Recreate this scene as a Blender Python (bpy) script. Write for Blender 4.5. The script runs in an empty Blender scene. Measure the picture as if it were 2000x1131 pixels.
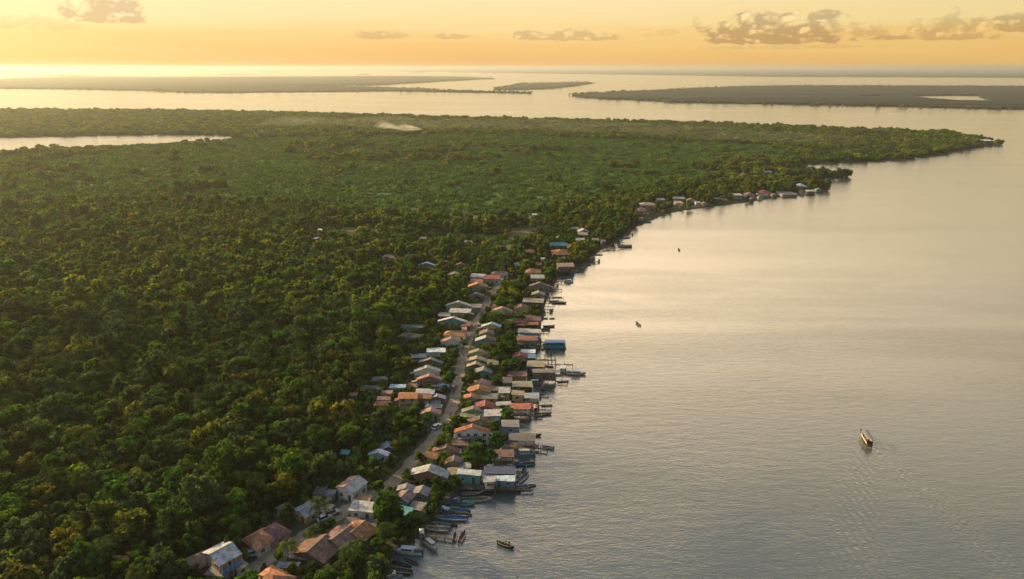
import bpy, math, random
import numpy as np
from mathutils import Vector, Matrix, geometry
R = math.radians
random.seed(7); rng = np.random.default_rng(11)
C = bpy.context.scene.collection
scene = bpy.context.scene

# ------------------------------------------------------------------ camera
H_CAM = 120.0; F_PX = 1400.0; Y_HOR = 131.0
PITCH = math.atan((565.5 - Y_HOR) / F_PX)
cam = bpy.data.cameras.new("camera"); co = bpy.data.objects.new("camera", cam); C.objects.link(co)
cam.sensor_width = 36.0; cam.lens = 36.0 * F_PX / 2000.0
cam.clip_start = 1.0; cam.clip_end = 200000.0
co.location = (0, 0, H_CAM); co.rotation_euler = (R(90) - PITCH, 0, 0)
scene.camera = co

# ------------------------------------------------------------------ view / exposure
scene.view_settings.view_transform = 'Standard'; scene.view_settings.look = 'None'
scene.view_settings.exposure = 0.6; scene.view_settings.gamma = 1.0
scene.cycles.max_bounces = 5; scene.cycles.diffuse_bounces = 2; scene.cycles.glossy_bounces = 2
scene.cycles.transmission_bounces = 2; scene.cycles.volume_bounces = 2; scene.cycles.transparent_max_bounces = 64
scene.cycles.use_denoising = True
scene.cycles.caustics_reflective = False; scene.cycles.caustics_refractive = False
scene.cycles.sample_clamp_indirect = 6.0

# ------------------------------------------------------------------ sun
SUN_AZ, SUN_EL = R(-58), R(17)        # azimuth measured from +Y (view direction), negative = to the left
sd = Vector((math.sin(SUN_AZ) * math.cos(SUN_EL), math.cos(SUN_AZ) * math.cos(SUN_EL), math.sin(SUN_EL)))
sl = bpy.data.lights.new("sun", 'SUN'); so = bpy.data.objects.new("sun", sl); C.objects.link(so)
sl.energy = 5.0; sl.angle = R(0.6); sl.color = (1.0, 0.74, 0.36)
so.rotation_euler = sd.to_track_quat('Z', 'Y').to_euler(); so.location = (0, 0, 400)

# ------------------------------------------------------------------ node helper
class NT:
    def __init__(s, tree): s.t = tree; s.n = tree.nodes; s.l = tree.links
    def node(s, typ, **kw):
        n = s.n.new(typ)
        for k, v in kw.items(): setattr(n, k, v)
        return n
    def put(s, sock, v):
        if hasattr(v, 'links') or isinstance(v, bpy.types.NodeSocket): s.l.new(v, sock)
        elif v is not None: sock.default_value = v
    def m(s, op, a, b=None, c=None, clamp=False):
        n = s.node('ShaderNodeMath', operation=op, use_clamp=clamp)
        s.put(n.inputs[0], a)
        if b is not None: s.put(n.inputs[1], b)
        if c is not None: s.put(n.inputs[2], c)
        return n.outputs[0]
    def mr(s, v, a, b, c=0.0, d=1.0, smooth=False):
        n = s.node('ShaderNodeMapRange'); n.interpolation_type = 'SMOOTHSTEP' if smooth else 'LINEAR'
        for i, x in enumerate((v, a, b, c, d)): s.put(n.inputs[i], x)
        return n.outputs[0]
    def mix(s, f, a, b, blend='MIX'):
        n = s.node('ShaderNodeMix', data_type='RGBA', blend_type=blend)
        s.put(n.inputs[0], f)
        for sock, v in ((n.inputs[6], a), (n.inputs[7], b)):
            if isinstance(v, tuple): sock.default_value = (v[0], v[1], v[2], 1)
            else: s.put(sock, v)
        return n.outputs[2]
    def ramp(s, f, stops, interp='LINEAR'):
        n = s.node('ShaderNodeValToRGB'); n.color_ramp.interpolation = interp
        e = n.color_ramp.elements
        while len(e) < len(stops): e.new(0.5)
        for i, (p, c) in enumerate(stops): e[i].position = p; e[i].color = (c[0], c[1], c[2], 1)
        s.put(n.inputs[0], f); return n.outputs[0]
    def noise(s, vec, scale, detail=2.0, rough=0.5, out=0, dist=0.0):
        n = s.node('ShaderNodeTexNoise'); s.put(n.inputs['Vector'], vec); n.inputs['Scale'].default_value = scale
        n.inputs['Detail'].default_value = detail; n.inputs['Roughness'].default_value = rough; n.inputs['Distortion'].default_value = dist
        return n.outputs[out]
    def mapping(s, vec, loc=(0, 0, 0), rot=(0, 0, 0), scl=(1, 1, 1)):
        n = s.node('ShaderNodeMapping'); s.put(n.inputs[0], vec)
        n.inputs[1].default_value = loc; n.inputs[2].default_value = rot; n.inputs[3].default_value = scl
        return n.outputs[0]

# ------------------------------------------------------------------ world: low golden sky with clouds
world = bpy.data.worlds.new("World"); scene.world = world; world.use_nodes = True
w = NT(world.node_tree); w.n.clear()
outw = w.node('ShaderNodeOutputWorld'); bg = w.node('ShaderNodeBackground'); w.l.new(bg.outputs[0], outw.inputs[0])
SKY_STRENGTH = 0.10
bg.inputs[1].default_value = SKY_STRENGTH
sky = w.node('ShaderNodeTexSky', sky_type='NISHITA'); sky.sun_disc = False
sky.sun_elevation = SUN_EL; sky.sun_rotation = SUN_AZ % (2 * math.pi); sky.air_density = 1.0; sky.dust_density = 2.0; sky.ozone_density = 1.0
tc = w.node('ShaderNodeTexCoord'); sep = w.node('ShaderNodeSeparateXYZ'); w.l.new(tc.outputs['Generated'], sep.inputs[0])
dx, dy, dz = sep.outputs
el = w.m('MULTIPLY', w.m('ARCSINE', dz), 180 / math.pi)                 # elevation, degrees
az = w.m('MULTIPLY', w.m('ARCTAN2', dx, dy), 180 / math.pi)             # azimuth from the river view, degrees
uv = w.node('ShaderNodeCombineXYZ'); w.l.new(az, uv.inputs[0]); w.l.new(el, uv.inputs[1])
# warm veil of the low sun over the whole sky, by elevation (0..90 mapped to 0..1)
def K(c, k): return tuple(v * k for v in c)
nlow = w.noise(w.mapping(uv.outputs[0], scl=(0.04, 0.7, 1)), 1.0, 4.0, 0.5)
elw = w.m('ADD', el, w.m('MULTIPLY', w.m('SUBTRACT', nlow, 0.5), 3.6))
warm = w.ramp(w.m('DIVIDE', elw, 60.0, clamp=True), [(0.0, (.73, .42, .125)), (0.018, (.75, .455, .145)), (0.036, (.76, .505, .18)), (0.052, (.77, .58, .25)),
        (0.085, (.74, .57, .30)), (0.16, (.70, .60, .38)), (0.30, (.52, .51, .45)), (0.50, (.31, .40, .45)), (1.0, (.24, .38, .60))])
# brighter towards the sun, dimmer and cooler away from it
gain = w.ramp(w.mr(w.m('ABSOLUTE', w.m('SUBTRACT', az, math.degrees(SUN_AZ))), 0, 180), [(0.0, (1.15, 1.12, 1.05)), (0.2, (1.02, .97, .98)), (0.38, (1.0, .98, .98)), (0.52, (.93, .92, .86)), (.62, (.66, .68, .70)), (.8, (.40, .45, .52)), (1.0, (.32, .38, .46))])
veil = w.mix(1.0, warm, gain, 'MULTIPLY')
# glow added to the sky out of view, to brighten what the river mirrors
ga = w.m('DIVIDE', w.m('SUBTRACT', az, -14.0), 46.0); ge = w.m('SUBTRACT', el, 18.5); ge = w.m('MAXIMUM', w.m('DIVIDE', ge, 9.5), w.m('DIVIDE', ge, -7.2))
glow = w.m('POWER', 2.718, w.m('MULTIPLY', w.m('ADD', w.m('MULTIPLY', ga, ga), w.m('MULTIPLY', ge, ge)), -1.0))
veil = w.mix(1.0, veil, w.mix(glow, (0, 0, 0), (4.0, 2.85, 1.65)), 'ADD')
# clouds: (photo x, y of the centre, half width, height up, depth down, density)
def azel(px, py):
    x, yv = px - 1000.0, -(py - 565.5)
    d = Vector((x, F_PX * math.cos(PITCH) + yv * math.sin(PITCH), -F_PX * math.sin(PITCH) + yv * math.cos(PITCH))).normalized()
    return math.degrees(math.atan2(d.x, d.y)), math.degrees(math.asin(d.z))
CL = [(215, 40, 82, 70, 5, .95), (60, 50, 105, 22, 10, .40), (742, 73, 62, 14, 4, .55), (882, 72, 38, 7, 5, .5), (1020, 72, 20, 15, 6, .65), (1112, 76, 88, 18, 4, .65),
      (1500, 80, 165, 50, 7, 1.0), (1606, 33, 32, 14, 6, .9), (1740, 76, 60, 8, 2, .75), (1690, 66, 42, 20, 8, .5), (1862, 74, 95, 46, 5, .65), (1985, 56, 58, 34, 6, .85), (1560, 92, 170, 6, 4, .25), (1290, 66, 40, 9, 6, .3)]
n1 = w.noise(w.mapping(uv.outputs[0], scl=(1, 1.5, 1)), 0.85, 7.0, 0.50)
n2 = w.noise(w.mapping(uv.outputs[0], loc=(0.25, -0.40, 0), scl=(1, 1.5, 1)), 0.85, 4.0, 0.5)
dens = None
for (px, py, hw, up, dn, k) in CL:
    a0, e0 = azel(px, py); a1, _ = azel(px + hw, py); _, e1 = azel(px, py - up); _, e2 = azel(px, py + dn)
    u = w.m('DIVIDE', w.m('SUBTRACT', az, a0), abs(a1 - a0))
    v = w.m('SUBTRACT', el, e0)
    v = w.m('MAXIMUM', w.m('DIVIDE', v, abs(e1 - e0)), w.m('DIVIDE', v, -abs(e2 - e0)))
    r = w.m('SQRT', w.m('ADD', w.m('MULTIPLY', u, u), w.m('MULTIPLY', v, v)))
    d = w.m('ADD', w.m('SUBTRACT', 1.0, r), w.m('MULTIPLY', w.m('SUBTRACT', n1, 0.44), 2.3))
    d = w.m('MULTIPLY', w.mr(d, 0.04, 0.40, 0, 1, True), k)
    dens = d if dens is None else w.m('MAXIMUM', dens, d)
lit = w.mr(w.m('SUBTRACT', n1, n2), 0.0, 0.22, 0.0, 1.0, True)
ccol = w.mix(lit, w.mix(1.0, veil, (.62, .585, .62), 'MULTIPLY'), w.mix(1.0, veil, (1.12, 1.12, 1.22), 'MULTIPLY'))
veil = w.mix(dens, veil, ccol)
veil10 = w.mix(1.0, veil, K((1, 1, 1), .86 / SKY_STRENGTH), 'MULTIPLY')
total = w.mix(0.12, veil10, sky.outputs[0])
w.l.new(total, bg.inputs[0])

# ------------------------------------------------------------------ geometry helpers
def ray(px, py):
    x, yv = px - 1000.0, -(py - 565.5)
    return (x, F_PX * math.cos(PITCH) + yv * math.sin(PITCH), -F_PX * math.sin(PITCH) + yv * math.cos(PITCH))
def at(px, py, z=0.0):
    d = ray(px, py); t = (z - H_CAM) / d[2]
    return Vector((d[0] * t, d[1] * t, z))
def mpp(py, z=0.0):                     # metres across per photo pixel
    return (z - H_CAM) / ray(1000, py)[2]
def vpp(py): return abs(at(1000, py - .5).y - at(1000, py + .5).y)
CP, SP = math.cos(PITCH), math.sin(PITCH)
def proj(x, y, z):
    zz = z - H_CAM; dep = y * CP - zz * SP; up = y * SP + zz * CP
    return 1000 + F_PX * x / dep, 565.5 - F_PX * up / dep
def new_obj(name, me, parent=None, mats=None):
    o = bpy.data.objects.new(name, me); C.objects.link(o)
    if parent: o.parent = parent
    if mats and me is not None and not me.materials:
        for m in mats: me.materials.append(m)
    return o
def tag(o, label=None, cat=None, group=None, kind=None):
    for k, v in (('label', label), ('category', cat), ('group', group), ('kind', kind)):
        if v: o[k] = v
    return o
def empty(name, loc, rz=0.0):
    o = bpy.data.objects.new(name, None); C.objects.link(o); o.location = loc; o.rotation_euler = (0, 0, rz)
    o.empty_display_size = 0.5; return o
class MB:
    def __init__(s): s.v = []; s.f = []; s.m = []
    def add(s, vs, fs, mi=0):
        b = len(s.v); s.v += [tuple(x) for x in vs]; s.f += [tuple(i + b for i in f) for f in fs]; s.m += [mi] * len(fs); return s
    def box(s, x0, y0, z0, x1, y1, z1, mi=0):
        return s.add([(x0, y0, z0), (x1, y0, z0), (x1, y1, z0), (x0, y1, z0), (x0, y0, z1), (x1, y0, z1), (x1, y1, z1), (x0, y1, z1)],
                     [(0, 3, 2, 1), (4, 5, 6, 7), (0, 1, 5, 4), (1, 2, 6, 5), (2, 3, 7, 6), (3, 0, 4, 7)], mi)
    def beam(s, a, b, r, mi=0, n=4, r2=None):
        a, b = Vector(a), Vector(b); d = (b - a); q = d.to_track_quat('Z', 'Y'); r2 = r if r2 is None else r2
        vs = []
        for p, rr in ((a, r), (b, r2)):
            for i in range(n):
                t = 2 * math.pi * (i + .5) / n; vs.append(p + q @ Vector((rr * math.cos(t), rr * math.sin(t), 0)))
        fs = [(i, (i + 1) % n, n + (i + 1) % n, n + i) for i in range(n)] + [tuple(range(n))[::-1], tuple(range(n, 2 * n))]
        return s.add(vs, fs, mi)
    def mesh(s, name):
        me = bpy.data.meshes.new(name); me.from_pydata(s.v, [], s.f)
        if any(s.m): me.polygons.foreach_set('material_index', s.m)
        me.update(); return me
    def build(s, name, mats, parent=None, smooth=False):
        me = s.mesh(name)
        if smooth: me.polygons.foreach_set('use_smooth', [True] * len(me.polygons))
        return new_obj(name, me, parent, mats if isinstance(mats, (list, tuple)) else [mats])

# ------------------------------------------------------------------ materials
def mat(name):
    m = bpy.data.materials.new(name); m.use_nodes = True; t = NT(m.node_tree); t.n.clear()
    out = t.node('ShaderNodeOutputMaterial'); return m, t, out
def rough_mat(name, col, var=0.25, scale=0.6, rough=0.85, col2=None, amt=0.0, scale2=0.35, bump=0.0, bscale=6.0, wave=None, rnd=0.0, spec=0.3):
    m, t, out = mat(name); b = t.node('ShaderNodeBsdfPrincipled'); t.l.new(b.outputs[0], out.inputs[0])
    tcn = t.node('ShaderNodeTexCoord').outputs['Object']
    n = t.noise(tcn, scale, 5.0, 0.65)
    c = t.mix(t.mr(n, 0.3, 0.7), K(col, 1 - var), K(col, 1 + var))
    if col2:
        c = t.mix(t.m('MULTIPLY', t.mr(t.noise(tcn, scale2, 6.0, 0.65, dist=.3), 0.60 - amt * .3, 0.78 - amt * .3), .8), c, col2)
    if rnd:
        oi = t.node('ShaderNodeObjectInfo').outputs['Random']
        c = t.mix(1.0, c, t.ramp(oi, [(0, K((1, 1, 1), 1 - rnd)), (.5, (1, .97, .93)), (1, K((1, 1.02, 1.05), 1 + rnd))]), 'MULTIPLY')
    h = None
    if wave:       # roofs are laid from separate sheets, each weathered its own way
        q = t.node('ShaderNodeVectorMath', operation='FLOOR'); t.put(q.inputs[0], t.mapping(tcn, loc=(.37, .21, 0), scl=(.62, .8, .001)))
        wn = t.node('ShaderNodeTexWhiteNoise'); t.l.new(q.outputs[0], wn.inputs['Vector'])
        c = t.mix(1.0, c, t.ramp(wn.outputs['Value'], [(0, (.72, .72, .74)), (.5, (1, 1, 1)), (1, (1.18, 1.16, 1.14))]), 'MULTIPLY')
        wv = t.node('ShaderNodeTexWave'); wv.bands_direction = wave[0]; wv.inputs['Scale'].default_value = wave[1]; wv.inputs['Distortion'].default_value = 0.3
        t.l.new(tcn, wv.inputs['Vector'])
        c = t.mix(t.m('MULTIPLY', wv.outputs['Fac'], 0.22), c, K(col, .55)); h = wv.outputs['Fac']
    if bump or wave:
        bp = t.node('ShaderNodeBump'); bp.inputs['Strength'].default_value = 0.6 if wave else bump; bp.inputs['Distance'].default_value = 0.05
        t.put(bp.inputs['Height'], h if h is not None else t.noise(tcn, bscale, 3)); t.l.new(bp.outputs[0], b.inputs['Normal'])
    t.put(b.inputs['Base Color'], c); b.inputs['Roughness'].default_value = rough; b.inputs['Specular IOR Level'].default_value = spec
    return m
ROOF = {}
def fade(c, k=.25):
    g = sum(c) / 3; return tuple((x * (1 - k * .7) + g * k * .7) * 1.12 for x in c)
def tin(k, c, rust=0.35): c = fade(c); ROOF[k] = rough_mat('roof_' + k, c, .38, .9, .6, (.15, .085, .05), rust + .12, 1.1, wave=('X', 2.4), rnd=.12, spec=.35)
def tile(k, c, moss=0.3): c = fade(c, .22); ROOF[k] = rough_mat('roof_' + k, c, .42, .8, .85, K(c, .42), moss + .15, 1.0, wave=('X', 3.2), rnd=.12)
tin('grey', (.21, .20, .19)); tin('lightgrey', (.40, .39, .37), .25); tin('white', (.60, .60, .58), .15); tin('bluegrey', (.22, .28, .33), .2)
tin('darkgrey', (.10, .10, .105)); tin('paleblue', (.42, .55, .60), .15); tin('turquoise', (.06, .36, .36), .12); tin('navy', (.035, .06, .14), .1)
tin('blue', (.05, .20, .36), .15); tin('ochre', (.42, .22, .06), .3); tin('greentin', (.24, .28, .10), .3); tin('tan', (.40, .31, .17), .35); tin('olive', (.26, .24, .14), .35)
tile('orange', (.50, .19, .07)); tile('redorange', (.46, .12, .055)); tile('red', (.34, .075, .06)); tile('salmon', (.46, .23, .16)); tile('brown', (.24, .125, .085))
tile('rust', (.30, .12, .055)); tile('dullred', (.25, .105, .085)); tile('pinkbrown', (.28, .165, .135))
WALL = {k: rough_mat('wall_' + k, fade(c, .3), .12, .8, .9, K(c, .5), .25, .5, bump=.2, rnd=.08) for k, c in dict(
    white=(.62, .61, .57), cream=(.50, .44, .31), yellow=(.46, .36, .12), green=(.26, .33, .17), teal=(.07, .30, .30), blue=(.10, .24, .42),
    paleblue=(.34, .45, .52), brick=(.27, .12, .08), pink=(.45, .26, .22), wood=(.16, .12, .09), grey=(.25, .24, .22), brown=(.17, .10, .065), dark=(.06, .055, .05), tan=(.33, .25, .17)).items()}
M_WOOD = rough_mat('weathered_wood', (.14, .11, .08), .3, 1.5, .9, rnd=.15)
M_PLANK = rough_mat('dock_planks', (.19, .155, .12), .25, 1.2, .9, wave=('Y', 3.0))
M_GLASS = rough_mat('window_glass', (.02, .024, .028), .1, 1, .15, spec=.6)
M_DOOR = rough_mat('door_wood', (.10, .06, .035), .2, 2, .7)
M_FRAME = rough_mat('white_frame', (.55, .54, .5), .1, 2, .7)
M_CAP = rough_mat('ridge_cap', (.45, .37, .30), .15, 1.5, .8)
M_CONC = rough_mat('concrete', (.20, .20, .19), .25, .6, .9, (.09, .10, .11), .5, .3)
M_BARK = rough_mat('bark', (.10, .075, .05), .3, 2.0, .95)
M_METAL = rough_mat('dark_metal', (.05, .05, .055), .2, 3, .45)
M_TYRE = rough_mat('tyre_rubber', (.02, .02, .02), .1, 3, .9)

def foliage(name, col, tip, rnd=.35, translucency=.40):
    m, t, out = mat(name)
    geo = t.node('ShaderNodeNewGeometry'); oi = t.node('ShaderNodeObjectInfo').outputs['Random']
    n = t.noise(geo.outputs['Position'], 0.55, 3.0, 0.6)
    big = t.noise(geo.outputs['Position'], 0.02, 3.0, 0.6)
    c = t.mix(t.mr(n, .38, .58), K(col, .55), tip)
    c = t.mix(t.mr(big, .42, .62), c, t.mix(.4, c, (.065, .095, .025)))
    c = t.mix(1.0, c, t.ramp(oi, [(0, (1 - rnd, 1 - rnd, 1 - rnd * .8)), (.35, (.92, 1.0, 1.0)), (.6, (.85, 1.05, 1.05)), (.82, (1.1, 1.15, .9)), (.95, (1.5, 1.35, .7)), (1, (1.3, 1.2, 1.35))]), 'MULTIPLY')
    d = t.node('ShaderNodeBsdfDiffuse'); tr = t.node('ShaderNodeBsdfTranslucent'); mx = t.node('ShaderNodeMixShader')
    t.put(d.inputs[0], c); t.put(tr.inputs[0], t.mix(1.0, c, (1.45, 1.45, .6), 'MULTIPLY')); mx.inputs[0].default_value = translucency
    t.l.new(d.outputs[0], mx.inputs[1]); t.l.new(tr.outputs[0], mx.inputs[2]); t.l.new(mx.outputs[0], out.inputs[0])
    return m
TINTS = ['deep green', 'fresh green', 'yellow-green', 'olive', 'grey-green']
FOL = [foliage('foliage_deep_green', (.012, .052, .016), (.075, .145, .024)), foliage('foliage_fresh_green', (.018, .082, .016), (.120, .205, .030)),
       foliage('foliage_yellow_green', (.040, .085, .012), (.23, .25, .03)), foliage('foliage_olive', (.032, .052, .016), (.19, .18, .04)),
       foliage('foliage_grey_green', (.034, .062, .038), (.12, .155, .07))]
M_PALM = foliage('palm_fronds', (.04, .07, .018), (.12, .14, .03), .2, .25)
M_SCRUB = foliage('scrub_leaves', (.065, .140, .038), (.125, .205, .055), .15, .5)

# water: silty river, mirror of the low sky, fine ripples
FERRY = at(1691, 862, 0)
def water_mat():
    m, t, out = mat('river_water'); b = t.node('ShaderNodeBsdfPrincipled'); t.l.new(b.outputs[0], out.inputs[0])
    P = t.node('ShaderNodeNewGeometry').outputs['Position']
    slick = t.noise(t.mapping(P, scl=(.0016, .0075, 1)), 1.0, 4.0, .55, dist=1.2)
    patch = t.noise(t.mapping(P, scl=(.010, .028, 1)), 1.0, 4.0, .6, dist=.8)
    h1 = t.noise(t.mapping(P, rot=(0, 0, R(8)), scl=(.55, 1.7, 1)), 1.0, 5.0, .6, dist=.6)
    h2 = t.noise(t.mapping(P, rot=(0, 0, R(-14)), scl=(.14, .40, 1)), 1.0, 3.0, .55)
    # wake of the passenger boat: feathered crests inside two arms
    loc = t.mapping(t.mapping(P, loc=(-FERRY.x, -FERRY.y, 0)), rot=(0, 0, R(-79)))
    s = t.node('ShaderNodeSeparateXYZ'); t.l.new(loc, s.inputs[0])
    back = t.m('MULTIPLY', s.outputs[0], -1.0); lat = t.m('ABSOLUTE', s.outputs[1])
    edge = t.m('SUBTRACT', lat, t.m('MULTIPLY', back, .30))
    wid = t.m('ADD', 1.5, t.m('MULTIPLY', t.m('MAXIMUM', back, 0.0), .11))
    g = t.m('DIVIDE', edge, wid); arm = t.m('POWER', 2.718, t.m('MULTIPLY', t.m('MULTIPLY', g, g), -1.0))
    fade = t.m('MULTIPLY', t.mr(back, -6.0, 2.0), t.mr(back, 10.0, 115.0, 1.0, 0.0))
    ph = t.m('ADD', t.m('MULTIPLY', edge, 2.6), t.m('MULTIPLY', h2, 9.0)); ph = t.m('ADD', ph, t.m('MULTIPLY', back, 1.1))
    wake = t.m('MULTIPLY', t.m('MULTIPLY', t.m('SINE', ph), arm), t.m('MULTIPLY', fade, .17))
    h = t.m('ADD', t.m('ADD', t.m('MULTIPLY', h1, .34), t.m('MULTIPLY', h2, .42)), wake)
    bp = t.node('ShaderNodeBump'); bp.inputs['Distance'].default_value = 0.36
    t.put(bp.inputs['Strength'], t.mr(t.m('ADD', t.m('MULTIPLY', slick, .6), t.m('MULTIPLY', patch, .4)), .36, .64, .30, .95, True))
    t.put(bp.inputs['Height'], h); t.l.new(bp.outputs[0], b.inputs['Normal'])
    t.put(b.inputs['Base Color'], t.mix(t.mr(patch, .3, .7), (.075, .085, .078), (.095, .10, .085)))
    b.inputs['Roughness'].default_value = .10; b.inputs['IOR'].default_value = 2.0; b.inputs['Specular IOR Level'].default_value = .5
    t.put(b.inputs['Roughness'], t.mr(slick, .36, .64, .07, .17))
    return m
M_WATER = water_mat()
def ground_mat(name, a, b_, c_, s=.05):
    m, t, out = mat(name); b = t.node('ShaderNodeBsdfPrincipled'); t.l.new(b.outputs[0], out.inputs[0])
    P = t.node('ShaderNodeNewGeometry').outputs['Position']
    c = t.mix(t.mr(t.noise(P, s, 6, .65), .4, .6), a, b_); c = t.mix(t.mr(t.noise(P, .4, 5, .6), .52, .66), c, c_)
    bp = t.node('ShaderNodeBump'); bp.inputs['Distance'].default_value = .4; t.put(bp.inputs['Height'], t.noise(P, .6, 4)); t.l.new(bp.outputs[0], b.inputs['Normal'])
    t.put(b.inputs['Base Color'], c); b.inputs['Roughness'].default_value = 1.0; b.inputs['Specular IOR Level'].default_value = .1
    return m
M_LAND = ground_mat('forest_floor', (.035, .045, .02), (.06, .055, .03), (.03, .04, .018))
M_MARSH = ground_mat('marsh_grass', (.065, .120, .035), (.095, .145, .040), (.055, .095, .03), .012)
M_VILL = ground_mat('village_earth', (.15, .115, .075), (.07, .08, .035), (.10, .085, .055), .12)
M_FIELD = ground_mat('field_grass', (.10, .11, .035), (.14, .12, .05), (.18, .15, .09), .03)
M_ISLE = ground_mat('island_canopy', (.009, .018, .013), (.016, .028, .018), (.012, .02, .014), .004)
def road_mat():
    m, t, out = mat('dirt_road'); b = t.node('ShaderNodeBsdfPrincipled'); t.l.new(b.outputs[0], out.inputs[0])
    P = t.node('ShaderNodeNewGeometry').outputs['Position']
    c = t.mix(t.mr(t.noise(P, .22, 6, .7), .35, .65), (.24, .17, .105), (.46, .33, .21)); c = t.mix(t.mr(t.noise(P, 1.3, 4, .6), .5, .7), c, (.24, .18, .12))
    t.put(b.inputs['Base Color'], c); b.inputs['Roughness'].default_value = 1.0
    bp = t.node('ShaderNodeBump'); bp.inputs['Distance'].default_value = .15; t.put(bp.inputs['Height'], t.noise(P, 1.2, 4)); t.l.new(bp.outputs[0], b.inputs['Normal'])
    return m
M_ROAD = road_mat()

# ------------------------------------------------------------------ setting: water, land, islands
BIG = 80000.0
me = MB().add([(-BIG, -400, 0), (BIG, -400, 0), (BIG, BIG, 0), (-BIG, BIG, 0)], [(0, 1, 2, 3)]).mesh('water')
tag(new_obj('water', me, None, [M_WATER]), kind='structure')

SHORE = [(745, 1150), (752, 1131), (765, 1112), (752, 1098), (765, 1082), (790, 1062), (822, 1038), (832, 1022), (850, 1012), (855, 998), (872, 985), (885, 968), (893, 950),
    (905, 935), (925, 915), (945, 898), (962, 880), (978, 862), (982, 842), (992, 822), (1000, 800), (1005, 775), (1012, 752), (1018, 735), (1026, 715), (1030, 695), (1038, 672),
    (1044, 650), (1050, 625), (1054, 600), (1060, 578), (1072, 560), (1086, 541), (1112, 527), (1136, 520), (1148, 506), (1164, 490), (1195, 474), (1216, 462), (1236, 443), (1262, 432),
    (1296, 418), (1335, 410), (1400, 402), (1450, 396), (1510, 386), (1560, 380), (1600, 373), (1620, 370), (1618, 366), (1600, 363), (1580, 359), (1556, 355), (1572, 352), (1610, 349), (1656, 346),
    (1640, 342), (1600, 340), (1560, 337), (1500, 333), (1462, 330), (1500, 327), (1560, 323), (1640, 318), (1700, 316), (1762, 311), (1820, 303), (1872, 294), (1905, 289), (1957, 283),
    (1932, 277), (1905, 269), (1850, 262), (1700, 257), (1500, 248), (1300, 241), (1100, 237), (900, 232), (700, 226), (500, 221), (300, 218), (100, 217), (-260, 217)]
def gpoly(pts, z=0.0): return [at(x, y, z) for x, y in pts]
def rough_line(P, amp_k, step_px=9, closed=True):
    """subdivide an outline and shake it, so that a bank never runs dead straight"""
    out = []
    for i in range(len(P) - (0 if closed else 1)):
        a, b = P[i], P[(i + 1) % len(P)]
        n = max(1, int(math.hypot(a[0] - b[0], (a[1] - b[1]) * 2) / step_px)); n = min(n, 60)
        for k in range(n):
            t = k / n; x = a[0] + (b[0] - a[0]) * t; y = a[1] + (b[1] - a[1]) * t
            s = .8 if k else 0
            out.append((x + random.uniform(-1, 1) * amp_k * s, y + random.uniform(-1, 1) * amp_k * .35 * s))
    return out
LAND_PX = rough_line(SHORE, 1.8, closed=False) + [SHORE[-1]]
LAND_W = gpoly(LAND_PX) + [Vector((-3200, 2100, 0)), Vector((-3200, -350, 0)), Vector((-30, -350, 0))]
LAGOON_PX = rough_line([(-200, 272), (0, 268), (120, 266), (250, 264), (360, 263), (480, 265), (440, 275), (330, 281), (230, 286), (150, 288), (80, 295), (0, 302), (-200, 309)], 1.5)
LAGOON_W = gpoly(LAGOON_PX)
def sheet(name, outline, z, material, skirt=0.0, kind='structure', hole=None):
    polys = [[Vector((p.x, p.y, 0)) for p in outline]] + ([[Vector((p.x, p.y, 0)) for p in hole]] if hole else [])
    tris = geometry.tessellate_polygon(polys)
    flat = [p for q in polys for p in q]
    mb = MB(); mb.add([(p.x, p.y, z) for p in flat], tris)
    if skirt:
        i0 = 0
        for q in polys:
            n = len(q)
            for i in range(n):
                a, b = q[i], q[(i + 1) % n]
                mb.add([(a.x, a.y, z), (b.x, b.y, z), (b.x, b.y, z - skirt), (a.x, a.y, z - skirt)], [(0, 1, 2, 3)])
    o = mb.build(name, material); o.data.update(); return tag(o, kind=kind)
LZ = 0.55
sheet('land', LAND_W, LZ, M_LAND, 1.2, hole=LAGOON_W)
_v = []; _f = []; _L = LAND_W[:-3]
M_MUD = ground_mat('river_mud', (.10, .08, .055), (.07, .06, .045), (.05, .05, .035), .2)
for i in range(len(_L)):
    a, b = _L[max(i - 1, 0)], _L[min(i + 1, len(_L) - 1)]; d = (b - a); nr = Vector((d.y, -d.x, 0)).normalized() if d.length > 0 else Vector((1, 0, 0)); p_ = _L[i]
    o_ = p_ + nr * (random.uniform(.8, 3.4) if p_.y < 700 else 1.5); i_ = p_ - nr * .3
    _v += [(i_.x, i_.y, LZ + .015), (p_.x + nr.x * .7, p_.y + nr.y * .7, .22), (o_.x, o_.y, -.06)]
for i in range(len(_L) - 1):
    for k in (0, 1): _f.append((3 * i + k, 3 * i + k + 1, 3 * i + k + 4, 3 * i + k + 3))
tag(MB().add(_v, _f).build('river_bank', M_MUD), kind='structure')
sheet('marsh', gpoly([(-300, 400), (200, 392), (520, 396), (760, 420), (1000, 422), (1180, 402), (1300, 372), (1420, 345), (1455, 335), (1470, 322), (1700, 305), (1780, 285), (1500, 262), (1000, 252), (460, 262), (460, 300), (0, 305), (-300, 310)], LZ), LZ + .05, M_MARSH)
ROAD_PX = [(470, 1145), (500, 1113), (545, 1082), (602, 1046), (645, 1019), (700, 985), (738, 965), (772, 942), (800, 912), (828, 880), (848, 858), (868, 828), (884, 795), (893, 758), (899, 722), (907, 685), (918, 655), (936, 622), (952, 592), (966, 570), (984, 553), (1010, 549), (1040, 546)]
ROAD_W = [at(x, y, 0) for x, y in ROAD_PX]
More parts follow.
